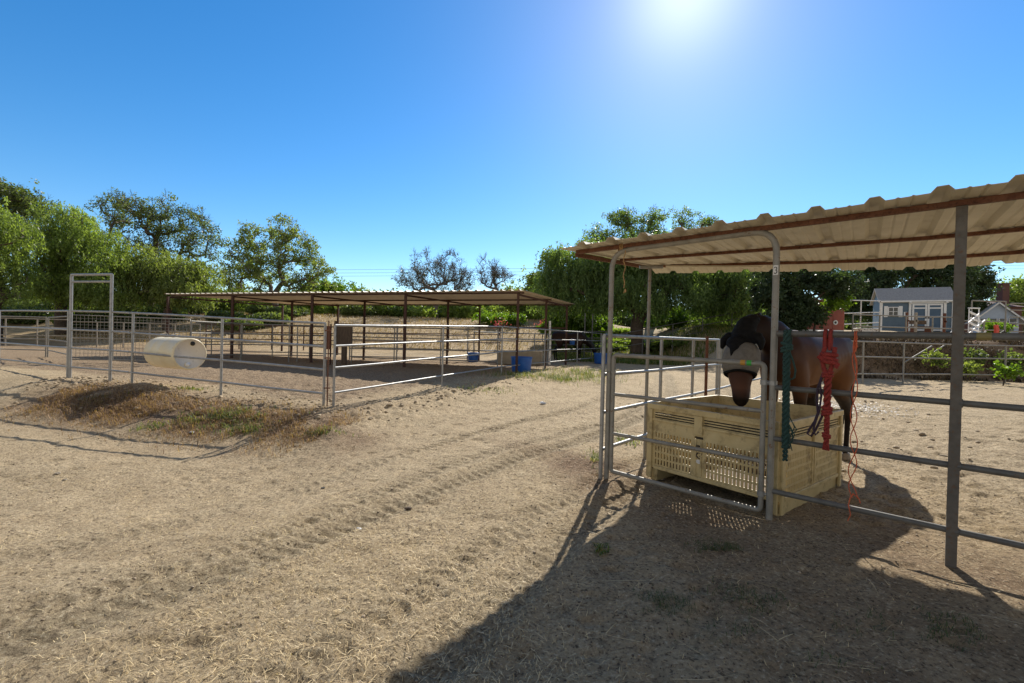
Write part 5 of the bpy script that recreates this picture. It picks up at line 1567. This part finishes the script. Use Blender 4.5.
PT = 'pepper_tree'
tree('broadleaf_tree', 'dark open tree top rising behind the pepper trees at the upper left corner', 'tree', [(2, 197, 30, 20), (32, 206, 14, 14), (28, 222, 26, 20), (-25, 220, 30, 30)], 42, 15, 'leaf_dark', n_leaf=15000, lsize=(.24, .13), trunk_r=.3, seed=11, clump=.75, twigs=1)
tree(PT, 'bright green pepper tree cut by the left edge', 'tree', [(3, 235, 24, 36), (4, 275, 20, 26), (-25, 250, 30, 45)], 27, -5, 'leaf_pepper', style='pepper', n_leaf=30000, lsize=(.17, .055), trunk_r=.28, seed=12, clump=.8, group='pepper trees')
tree(PT, 'broad green pepper tree behind the tall walk-through gate', 'tree', [(62, 222, 26, 20), (45, 245, 24, 26), (82, 258, 38, 28), (50, 275, 28, 22), (108, 283, 18, 18), (90, 235, 20, 18), (75, 285, 30, 14)], 31, 62, 'leaf_pepper', style='pepper', n_leaf=62000, lsize=(.19, .06), trunk_r=.32, seed=13, clump=.85, group='pepper trees')
tree('broadleaf_tree', 'tall dark open tree with sky gaps between the two left pepper trees', 'tree', [(112, 207, 22, 16), (138, 226, 28, 26), (165, 216, 24, 20), (188, 224, 24, 20), (200, 246, 20, 24), (140, 256, 26, 18), (170, 248, 24, 20)], 43, 150, 'leaf_dark', n_leaf=15000, lsize=(.20, .10), trunk_r=.34, seed=14, clump=.75, twigs=2)
tree(PT, 'rounded pepper tree over the left end of the long shelter', 'tree', [(148, 262, 26, 20), (176, 272, 32, 20), (192, 287, 22, 14), (132, 280, 16, 18), (160, 288, 26, 12)], 33, 168, 'leaf_olive', style='pepper', n_leaf=44000, lsize=(.19, .065), trunk_r=.28, seed=15, clump=.8, group='pepper trees')
tree('broadleaf_tree', 'airy olive green tree standing alone behind the long shelter', 'tree', [(245, 256, 22, 18), (262, 238, 18, 15), (288, 228, 14, 14), (296, 250, 24, 20), (312, 268, 16, 18), (268, 270, 32, 16), (232, 276, 16, 14), (325, 276, 8, 10), (255, 286, 24, 10), (300, 284, 20, 10)], 44, 275, 'leaf_olive', 'bark_grey', n_leaf=17000, lsize=(.22, .11), trunk_r=.3, seed=16, clump=.62, twigs=2)
tree('broadleaf_tree', 'small light green tree right of the airy olive green one', 'tree', [(320, 290, 18, 10), (340, 290, 12, 11)], 52, 325, 'leaf_light', n_leaf=7000, lsize=(.26, .14), trunk_r=.2, seed=17, clump=.7)
tree('bare_tree', 'large mostly bare grey tree with a few leaves above the long roof', 'tree', [(428, 268, 20, 18), (408, 278, 16, 12), (448, 270, 16, 18), (462, 282, 12, 14), (436, 290, 26, 12)], 50, 436, 'leaf_grey', 'bark_grey', n_leaf=3000, lsize=(.20, .09), trunk_r=.27, seed=18, clump=.7, twigs=6, nclump=120)
tree('bare_tree', 'smaller leafless grey tree beside the larger bare one', 'tree', [(486, 268, 12, 12), (500, 276, 12, 10), (490, 284, 14, 10)], 52, 489, 'leaf_grey', 'bark_grey', n_leaf=400, lsize=(.2, .1), trunk_r=.18, seed=19, clump=.65, twigs=6, nclump=50)
for i, (u, v, ru, rv, Y, lm, l) in enumerate([
    (366, 300, 18, 10, 56, 'leaf_pepper', 'round green tree far behind the roof, left of the large bare tree'),
    (392, 303, 16, 12, 58, 'leaf_dark', 'dark low tree far behind the roof under the large bare tree'),
    (520, 300, 20, 14, 50, 'leaf_pepper', 'green tree behind the right end of the long roof'),
    (545, 290, 18, 20, 46, 'leaf_pepper', 'tall green tree just left of the big dark pepper tree'),
    (470, 306, 26, 10, 54, 'leaf_light', 'light green low tree under the leafless grey tree'),
    (250, 300, 30, 10, 54, 'leaf_dark', 'dark low tree seen under the left part of the long roof'),
    (200, 303, 22, 10, 52, 'leaf_pepper', 'green low tree seen under the left end of the long roof'),
    (420, 308, 24, 9, 53, 'leaf_dark', 'dark green low tree seen under the middle of the long roof'),
    (300, 304, 24, 9, 53, 'leaf_light', 'pale green low tree seen under the long roof between its front posts'),
    (345, 306, 18, 8, 54, 'leaf_pepper', 'green low tree by the tiny dark red barn')]):
    tree('round_tree', l, 'tree', [(u - ru * .3, v, ru * .8, rv), (u + ru * .4, v + rv * .2, ru * .7, rv * .8)], Y, u, lm, n_leaf=7000, lsize=(.28, .15), trunk_r=.16, seed=30 + i, clump=.7, group='far green trees')
# the big pepper tree
tree(PT, 'huge dark drooping pepper tree filling the middle behind the near roof', 'tree', [(565, 266, 26, 22), (600, 258, 30, 22), (640, 258, 36, 26), (590, 286, 44, 22), (650, 286, 48, 24), (690, 262, 32, 24), (715, 285, 36, 26), (552, 288, 16, 24), (745, 288, 24, 22), (728, 270, 26, 18), (720, 296, 36, 16), (620, 292, 40, 14)], 29, 637, 'leaf_big', style='pepper', n_leaf=150000, lsize=(.18, .065), trunk_r=.42, seed=50, clump=.9, fork_h=1.1, hang=1.3, group='pepper trees')
tree('broadleaf_tree', 'dark airy tree top sticking out above the near roof edge', 'tree', [(624, 219, 14, 11), (655, 219, 16, 10), (684, 218, 13, 10), (708, 225, 10, 6), (600, 238, 22, 12), (640, 240, 30, 14), (690, 238, 24, 12)], 37, 650, 'leaf_big', n_leaf=17000, lsize=(.17, .08), trunk_r=.36, seed=51, clump=.6, twigs=1)
for i, (u, v, ru, rv, Y, l) in enumerate([
    (560, 322, 16, 16, 32, 'sunlit green bush behind the long shelter right end'),
    (590, 322, 20, 14, 32, 'sunlit green bush behind the grazing horse'),
    (672, 322, 24, 15, 33, 'sunlit green bush right of the big pepper tree trunk'),
    (712, 322, 26, 16, 33.5, 'wide sunlit green bush between pepper trunk and horse head'),
    (752, 318, 20, 19, 33, 'tall sunlit green bush just above the horse head'),
    (500, 326, 26, 8, 40, 'sunlit green bush under the long roof behind the back posts')]):
    tree('green_bush', l, 'bush', [(u, v, ru, rv), (u - ru * .5, v + 4, ru * .6, rv * .7), (u + ru * .5, v + 3, ru * .6, rv * .8)], Y, u, 'leaf_light', n_leaf=9000, lsize=(.17, .09), trunk_r=.06, seed=60 + i, clump=.45, fork_h=.5, group='sunlit bushes behind the pens')
for u, v, ru, rv, l in ((499, 324, 7, 2.2, 'pink flowering bush behind the blue tub'), (544, 323, 4, 3.2, 'small pink flowering bush beside the peeling white pipe')):
    tree('flowering_bush', l, 'bush', [(u, v, ru, rv)], 33, u, 'leaf_pink', n_leaf=110, lsize=(.08, .07), trunk_r=.04, seed=70 + u, clump=.35, fork_h=.5, nclump=12)
# right side
tree('dark_tree', 'dense dark tree hanging over the red trailer', 'tree', [(790, 280, 34, 22), (822, 284, 26, 18), (775, 302, 24, 16), (796, 306, 24, 14), (800, 317, 16, 9), (780, 320, 14, 9)], 22.2, 783, 'leaf_deep', n_leaf=42000, lsize=(.13, .075), trunk_r=.22, seed=80, clump=.55, fork_h=1.6)
tree('dark_tree', 'bright green leafy branch end hanging beside the red trailer roof', 'tree branch', [(838, 302, 9, 6), (828, 306, 7, 4)], 22.0, 812, 'leaf_light', n_leaf=1600, lsize=(.12, .075), trunk_r=.05, seed=81, clump=.3, fork_h=1.2, nclump=12)
tree('dark_tree', 'wide dark evergreen behind the blue shed', 'tree', [(872, 280, 28, 20), (905, 274, 30, 20), (935, 276, 24, 20), (880, 302, 34, 20), (925, 300, 30, 18), (850, 300, 20, 20)], 40, 895, 'leaf_deep', n_leaf=40000, lsize=(.24, .13), trunk_r=.4, seed=82, clump=.8)
tree('open_tree', 'dark open tree with sky gaps right of the thick shelter post', 'tree', [(953, 276, 16, 16), (976, 274, 12, 10), (980, 286, 10, 8), (962, 298, 22, 12), (970, 312, 20, 10)], 44, 960, 'leaf_deep', n_leaf=14000, lsize=(.24, .13), trunk_r=.3, seed=83, clump=.6, twigs=1)
tree('round_tree', 'green tree at the right edge behind the cottage', 'tree', [(1012, 294, 14, 12), (1035, 290, 18, 14), (1018, 308, 16, 10)], 60, 1020, 'leaf_pepper', n_leaf=9000, lsize=(.34, .18), trunk_r=.28, seed=84, clump=.8, group='far green trees')
for i, (u, v, ru, rv, Y, lm, l) in enumerate([
    (935, 357, 9, 6, 17.6, 'leaf_olive', 'leafy olive green bush on the dark bank left of the shelter post'),
    (975, 356, 8, 6, 17.8, 'leaf_dark', 'dark green bush on the bank right of the shelter post'),
    (1008, 385, 6, 5, 15.6, 'leaf_light', 'bright green leafy plant growing at the foot of the right back fence'),
    (1015, 360, 14, 8, 18.0, 'leaf_dark', 'dark bush on the bank at the right edge'),
    (994, 329, 5, 2.5, 26.5, 'leaf_light', 'sunlit bush before the cottage windows'),
    (968, 372, 10, 5, 16.9, 'leaf_olive', 'low olive weed clump at the foot of the bank')]):
    tree('leafy_bush', l, 'bush', [(u, v, ru, rv), (u + ru * .4, v + 2, ru * .6, rv * .7)], Y, u, lm, n_leaf=420 if Y < 20 else 900, lsize=(.11, .095) if Y < 20 else (.16, .1), trunk_r=.025, seed=90 + i, clump=.22 if Y < 20 else .4, fork_h=.25, nclump=22)

def wood_mass(name, label, x0, x1, y0, y1, h0, h1, n, mat, ls, seed, cat='woods'):
    rr = np.random.default_rng(seed)
    nc = int((x1 - x0) / 1.1)
    cx = rr.uniform(x0, x1, nc); cy = rr.uniform(y0, y1, nc); hh = h0 + (h1 - h0) * np.clip(.5 + .9 * vnoise2(cx * .13, cx * 0 + seed, seed, 3), 0, 1)
    k = rr.integers(0, nc, n); off = rr.normal(size=(n, 3)); off /= np.linalg.norm(off, axis=1, keepdims=True)
    off *= rr.uniform(.3, 1, (n, 1)) ** .4
    P = np.stack([cx[k] + off[:, 0] * 1.5, cy[k] + off[:, 1] * 1.5, gbase(cx[k], cy[k]) + hh[k] * (.5 + .5 * off[:, 2])], 1)
    D = rr.normal(size=(n, 3)); D /= np.linalg.norm(D, axis=1, keepdims=True)
    s_ = rr.uniform(.7, 1.3, n)
    V, Fq = leaf_quads(P, D, ls[0] * s_, ls[1] * s_, rr.normal(size=(n, 3)))
    return tag(mesh_np(name, V, Fq, M[mat], None, False, {'tint': ('FACE', rr.uniform(0, .55, nc)[k] + rr.uniform(0, .45, n))}), label, cat, kind='stuff')
wood_mass('far_wood', 'far continuous belt of green trees closing the horizon behind the dry field', -95, 55, 58, 68, 2.2, 4.6, 90000, 'leaf_dark', (.42, .24), 3)
wood_mass('undergrowth', 'dark undergrowth below the left trees', -60, -15, 31, 46, .5, 1.7, 70000, 'leaf_dark', (.24, .14), 5, 'undergrowth')
wood_mass('undergrowth', 'dark undergrowth below the big pepper tree', 2, 19, 28.5, 38, .25, 1.0, 42000, 'leaf_pepper', (.2, .12), 8, 'undergrowth')
wood_mass('field_shrubs', 'belt of green shrubs along the top of the dry field', -48, 6, 47, 53, .9, 2.9, 60000, 'leaf_pepper', (.3, .17), 21, 'shrubs')
wood_mass('right_wood', 'dark belt of trees behind the terrace houses', 28, 110, 62, 74, 2.5, 5.2, 40000, 'leaf_deep', (.42, .24), 9)

# ------------------------------------------------------------------ ground cover
def blades(P, L, W, lean, tint, name, mat, label, cat, kindw='stuff', curl=.5, flat=False, parent=None):
    n = len(P); az_ = rng.uniform(0, math.tau, n)
    d = np.stack([np.cos(az_), np.sin(az_), np.zeros(n)], 1); s = np.stack([-np.sin(az_), np.cos(az_), np.zeros(n)], 1)
    L = L.reshape(-1, 1); W = W.reshape(-1, 1); lean = lean.reshape(-1, 1)
    up = np.array((0, 0, 1.0))
    if flat:
        bend = rng.uniform(-.25, .25, (n, 1))
        m = P + d * L * .5 + s * bend * L * .3 + up * rng.uniform(.002, .012, (n, 1)); t = P + d * L + s * 0 + up * rng.uniform(.0, .02, (n, 1)) * lean
    else:
        m = P + d * L * .35 * lean + up * L * .6; t = P + d * L * lean * (1 + curl) * .8 + up * L * (1 - .45 * lean)
    V = np.stack([P - s * W / 2, P + s * W / 2, m + s * W * .4, m - s * W * .4, t + s * W * .1, t - s * W * .1], 1).reshape(-1, 3)
    b = np.arange(n)[:, None] * 6
    Fq = np.concatenate([b + np.array([[0, 1, 2, 3]]), b + np.array([[3, 2, 4, 5]])], 1).reshape(-1, 4)
    o = mesh_np(name, V, Fq, mat, parent, False, {'tint': ('FACE', np.repeat(tint, 2))})
    if parent is None: tag(o, label, cat, kind=kindw)
    return o
def on_ground(x, y, dz=0.0): return np.stack([x, y, gfull(x, y) + dz], 1)

# straw litter
n = 60000
x = rng.uniform(-6.5, 5, n * 3); y = 1.25 + 9.5 * rng.uniform(0, 1, n * 3) ** 1.6
w = 0.04 + 0.8 * sstep(0, .45, vnoise2(x * 1.4 + 3, y * 1.4, 91, 4)) * .7
w += 1.6 * 2.6 * np.exp(-((x + .75) / .9) ** 2 - ((y - 2.3) / 1.0) ** 2)
w *= 1 - .55 * sstep(.2, 1.0, x + .55 * (y - 1.6))
off_, _ = rutcoord(x, y); w *= 1 - .6 * np.exp(-(off_ / .3) ** 2)
k = rng.uniform(0, 1.6, n * 3) < w; x, y = x[k][:n], y[k][:n]; n = len(x)
blades(on_ground(x, y, .007), (.012 + .055 * rng.uniform(0, 1, n) ** 2.2) * (1 + .8 * (rng.uniform(0, 1, n) > .95)), rng.uniform(.0014, .0036, n), rng.uniform(.2, 1, n), rng.uniform(0, 1, n) ** 1.3, 'straw_litter', M['straw'], 'loose dry straw scattered over the dirt', 'straw', flat=True)
# long stalks in the shade
n = 160; x = rng.uniform(.3, 4.5, n); y = rng.uniform(1.4, 4.2, n)
blades(on_ground(x, y, .004), rng.uniform(.12, .34, n), rng.uniform(.002, .005, n), rng.uniform(.2, 1, n), rng.uniform(0, .6, n), 'dry_stalks', M['straw'], 'long dry stalks lying in the shade of the near roof', 'stalks', flat=True)

def band_points(n, tA, off, spread, A=True, jitter=.0):
    t = rng.uniform(*tA, n); o = rng.normal(off, spread, n)
    if A: return CN[0] + AD[0] * t - .3 * -o * -1 * 0 + .300 * o, CN[1] + AD[1] * t + .954 * o
    return CN[0] + BD[0] * t - .890 * o, CN[1] + BD[1] * t + .455 * o
# brown weeds on the berm along A
n = 26000; t = rng.uniform(-.9, 5.9, n); o = rng.normal(-1.05, .42, n)
x = CN[0] + AD[0] * t + .300 * o; y = CN[1] + AD[1] * t + .954 * o
k = vnoise2(x * 2.2, y * 2.2, 55, 3) > -.20 + .15 * (t < .4); x, y = x[k], y[k]; n = len(x)
blades(on_ground(x, y, -.01), .025 + .13 * rng.uniform(0, 1, n) ** 2, rng.uniform(.003, .009, n), rng.uniform(.4, 1.3, n), rng.uniform(0, 1, n), 'dead_weeds', M['weed_brown'], 'tangled brown dead weeds on the low berm in front of the left pen', 'weeds')
def green_patch(cx, cy, rx, ry, n, L, name_l, mat='weed_green', wd=(.005, .012)):
    x = cx + rng.normal(0, rx, n); y = cy + rng.normal(0, ry, n)
    kk = vnoise2(x * 4, y * 4, int(abs(cx * 10)) + 3, 2) > -.1; x, y = x[kk], y[kk]; m = len(x)
    blades(on_ground(x, y, -.005), rng.uniform(L * .4, L, m), rng.uniform(wd[0], wd[1], m), rng.uniform(.3, 1.2, m), rng.uniform(0, 1, m), 'green_weeds', M[mat], name_l, 'weeds')
def gpt(u, v):
    """ground point seen at a picture position"""
    d = CAMROT.to_3x3() @ Vector(((u - 512) / FPX, -(v - 341.5) / FPX, -1)); t = 1.5; p = Vector((0, 0, 1.45))
    for _ in range(4000):
        q = p + d * t
        if q.z < gz(q.x, q.y): break
        t += .01 * max(1, t * .2)
    return q
for (u, v, rx, ry, n, L, l) in [(225, 420, .42, .22, 1300, .16, 'green weeds sprouting from the brown berm'), (245, 432, .18, .1, 350, .13, 'small green weeds at the front of the brown berm, right side'), (112, 402, .3, .12, 300, .1, 'low green weeds at the left end of the berm'),
                                 (155, 428, .16, .08, 180, .1, 'small green weed spot at the front edge of the berm'), (190, 390, .25, .1, 250, .1, 'sparse green sprigs under the cream drum'),
                                 (320, 434, .22, .1, 260, .1, 'small green weeds below the front corner post'), (548, 378, 1.0, .6, 2600, .22, 'yellow-green weeds along the road past the blue tub'),
                                 (585, 374, .7, .9, 1800, .24, 'yellow-green weeds along the road near the grazing horse'), (485, 390, .3, .25, 300, .14, 'small weeds at the foot of the fence left of the blue tub'),
                                 (600, 550, .035, .03, 70, .06, 'tiny green tuft on the dirt at the edge of the shade'), (598, 462, .06, .25, 200, .09, 'low weeds by the gate left post'), (625, 440, .12, .2, 300, .1, 'low weeds behind the gate near the crate')]:
    q = gpt(u, v); green_patch(q.x, q.y, rx, ry, n, L, l)
for (u, v, rx, ry, n, l) in [(722, 552, .11, .07, 500, 'low dark green grass patch in the shade before the crate'), (660, 605, .10, .06, 320, 'low grass patch in the shade, left part'), (800, 640, .22, .09, 600, 'low grass patch in the shade at the bottom right'), (745, 600, .12, .08, 250, 'thin grass patch in the middle of the shade'), (940, 630, .2, .08, 450, 'thin grass patch in the shade at the right')]:
    q = gpt(u, v); green_patch(q.x, q.y, rx, ry, n, .055, l, 'weed_shade', (.0018, .004))
# bank weeds, their colour darkened in place of the bank's shade
n = 9000; x = rng.uniform(11, 24, n); y = rng.uniform(17.2, 20, n)
k = vnoise2(x * 1.2, y * 1.2, 15, 3) > -.25; x, y = x[k], y[k]; n = len(x)
blades(on_ground(x, y, -.02), rng.uniform(.08, .30, n), rng.uniform(.02, .05, n), rng.uniform(.4, 1.2, n), rng.uniform(0, 1, n), 'bank_weeds', M['weed_bank_shade'], 'dry brown weeds toned down for shade on the dark bank behind the right paddock', 'weeds')
n = 16000; x = rng.uniform(2.5, 15, n); y = rng.uniform(23.2, 31, n)
blades(on_ground(x, y, -.02), rng.uniform(.08, .36, n), rng.uniform(.015, .04, n), rng.uniform(.3, 1.2, n), rng.uniform(0, 1, n), 'rough_grass', M['weed_green'], 'rough green grass under the big pepper tree', 'grass')
# dry field grass
n = 16000; x = rng.uniform(-30, 3, n); y = rng.uniform(28, 47, n)
blades(on_ground(x, y, -.02), rng.uniform(.10, .32, n), rng.uniform(.02, .05, n), rng.uniform(.3, 1.2, n), rng.uniform(.3, 1, n), 'dry_grass', M['field_grass'], 'dry pale grass on the rising field behind the pens', 'grass')

# stones and clods
def pebbles(P, S, name, mat, label, cat):
    n = len(P); bm = bmesh.new(); bmesh.ops.create_icosphere(bm, subdivisions=1, radius=1.0)
    v = np.array([q.co[:] for q in bm.verts]); bm.verts.index_update(); f = np.array([[q.index for q in fc.verts] for fc in bm.faces]); bm.free()
    sc = S[:, None, None] * rng.uniform(.6, 1.25, (n, 1, 3)) * np.array((1, 1, .65)); j = rng.uniform(.75, 1.2, (n, len(v), 1))
    V = (v[None] * j * sc + P[:, None]).reshape(-1, 3)
    Fq = (f[None] + np.arange(n)[:, None, None] * len(v)).reshape(-1, 3)
    return tag(mesh_np(name, V, Fq, mat, None, False), label, cat, kind='stuff')
n = 9000; x = rng.uniform(-7, 5, n); y = 1.3 + 9 * rng.uniform(0, 1, n) ** 1.5
pebbles(on_ground(x, y, .0), rng.uniform(.002, .008, n) * (1 + .8 * (rng.uniform(0, 1, n) > .97)), 'pebbles', mottled('pale_pebbles', (.22, .16, .10), (.44, .35, .25), 12, .8), 'small pebbles and clods scattered on the dirt', 'pebbles')
n = 1500; t = rng.uniform(-.4, 7.5, n); o = rng.normal(-.35, .45, n)
x = CN[0] + AD[0] * t + .3 * o; y = CN[1] + AD[1] * t + .954 * o
t2 = rng.uniform(0, 7, 700); o2 = rng.normal(-.5, .4, 700)
x = np.concatenate([x, CN[0] + BD[0] * t2 - .89 * o2, rng.uniform(2.2, 9, 500)]); y = np.concatenate([y, CN[1] + BD[1] * t2 + .455 * o2, rng.uniform(5.2, 12, 500)])
pebbles(on_ground(x, y, .005), (.006 + .05 * rng.uniform(0, 1, len(x)) ** 4), 'dirt_clods', mottled('brown_clods', (.24, .175, .11), (.42, .33, .21), 12, .95), 'brown dirt clods along the pens and in the paddock', 'clods')
n = 26000; x = rng.uniform(-7, 5.5, n); y = 1.3 + 9 * rng.uniform(0, 1, n) ** 1.5
kk = vnoise2(x * 1.1 + 9, y * 1.1, 33, 3) + .35 * (x + .3 * y > 1.6) > .02; x, y = x[kk], y[kk]
pebbles(on_ground(x, y, .0), (.002 + .007 * rng.uniform(0, 1, len(x)) ** 3), 'dark_crumbs', mottled('dark_crumbs', (.05, .034, .022), (.13, .09, .055), 12, .9), 'dark organic crumbs trodden into the dirt', 'crumbs')
# single larger stones and litter
for (u, v, s, mt, l) in [(58, 475, .035, 'concrete', 'pale stone in the dirt, the largest of a small cluster at the left'), (65, 481, .025, 'concrete', 'small grey stone just right of the largest pale stone at the left'), (192, 433, .04, 'white', 'white crumpled scrap at the front of the brown berm'), (323, 489, .022, 'ink', 'single dark stone lying on the road'), (359, 524, .03, 'white', 'white pebble on the dirt near the middle'), (408, 512, .03, 'wood_old', 'dark stick end lying on the road'), (543, 404, .07, 'white', 'white paper scrap on the road edge by the weeds')]:
    q = gpt(u, v); n_ = 1; V = ICO_V * rng.uniform(.6, 1.2, (len(ICO_V), 1)) * np.array((s, s * .8, s * .45)) + np.array((q.x, q.y, gzf(q.x, q.y) + s * .25))
    mb = MB(); mb.add(V.tolist(), ICO_F); tag(mb.build('loose_stone' if mt != 'white' else 'white_scrap', M[mt]), l, 'stone' if mt != 'white' else 'scrap')
# shredded pale litter beyond the crate
n = 1500; q = gpt(868, 408); x = q.x + rng.normal(-.5, .55, n); y = q.y + rng.normal(.1, .5, n)
blades(on_ground(x, y, .01), rng.uniform(.02, .07, n), rng.uniform(.01, .03, n), rng.uniform(.3, 1, n), rng.uniform(0, 1, n), 'shredded_litter', leaf_mat('pale_litter', (.34, .29, .25), (.62, .58, .54), .1), 'pale shredded bedding on the paddock dirt behind the crate', 'bedding', flat=True)
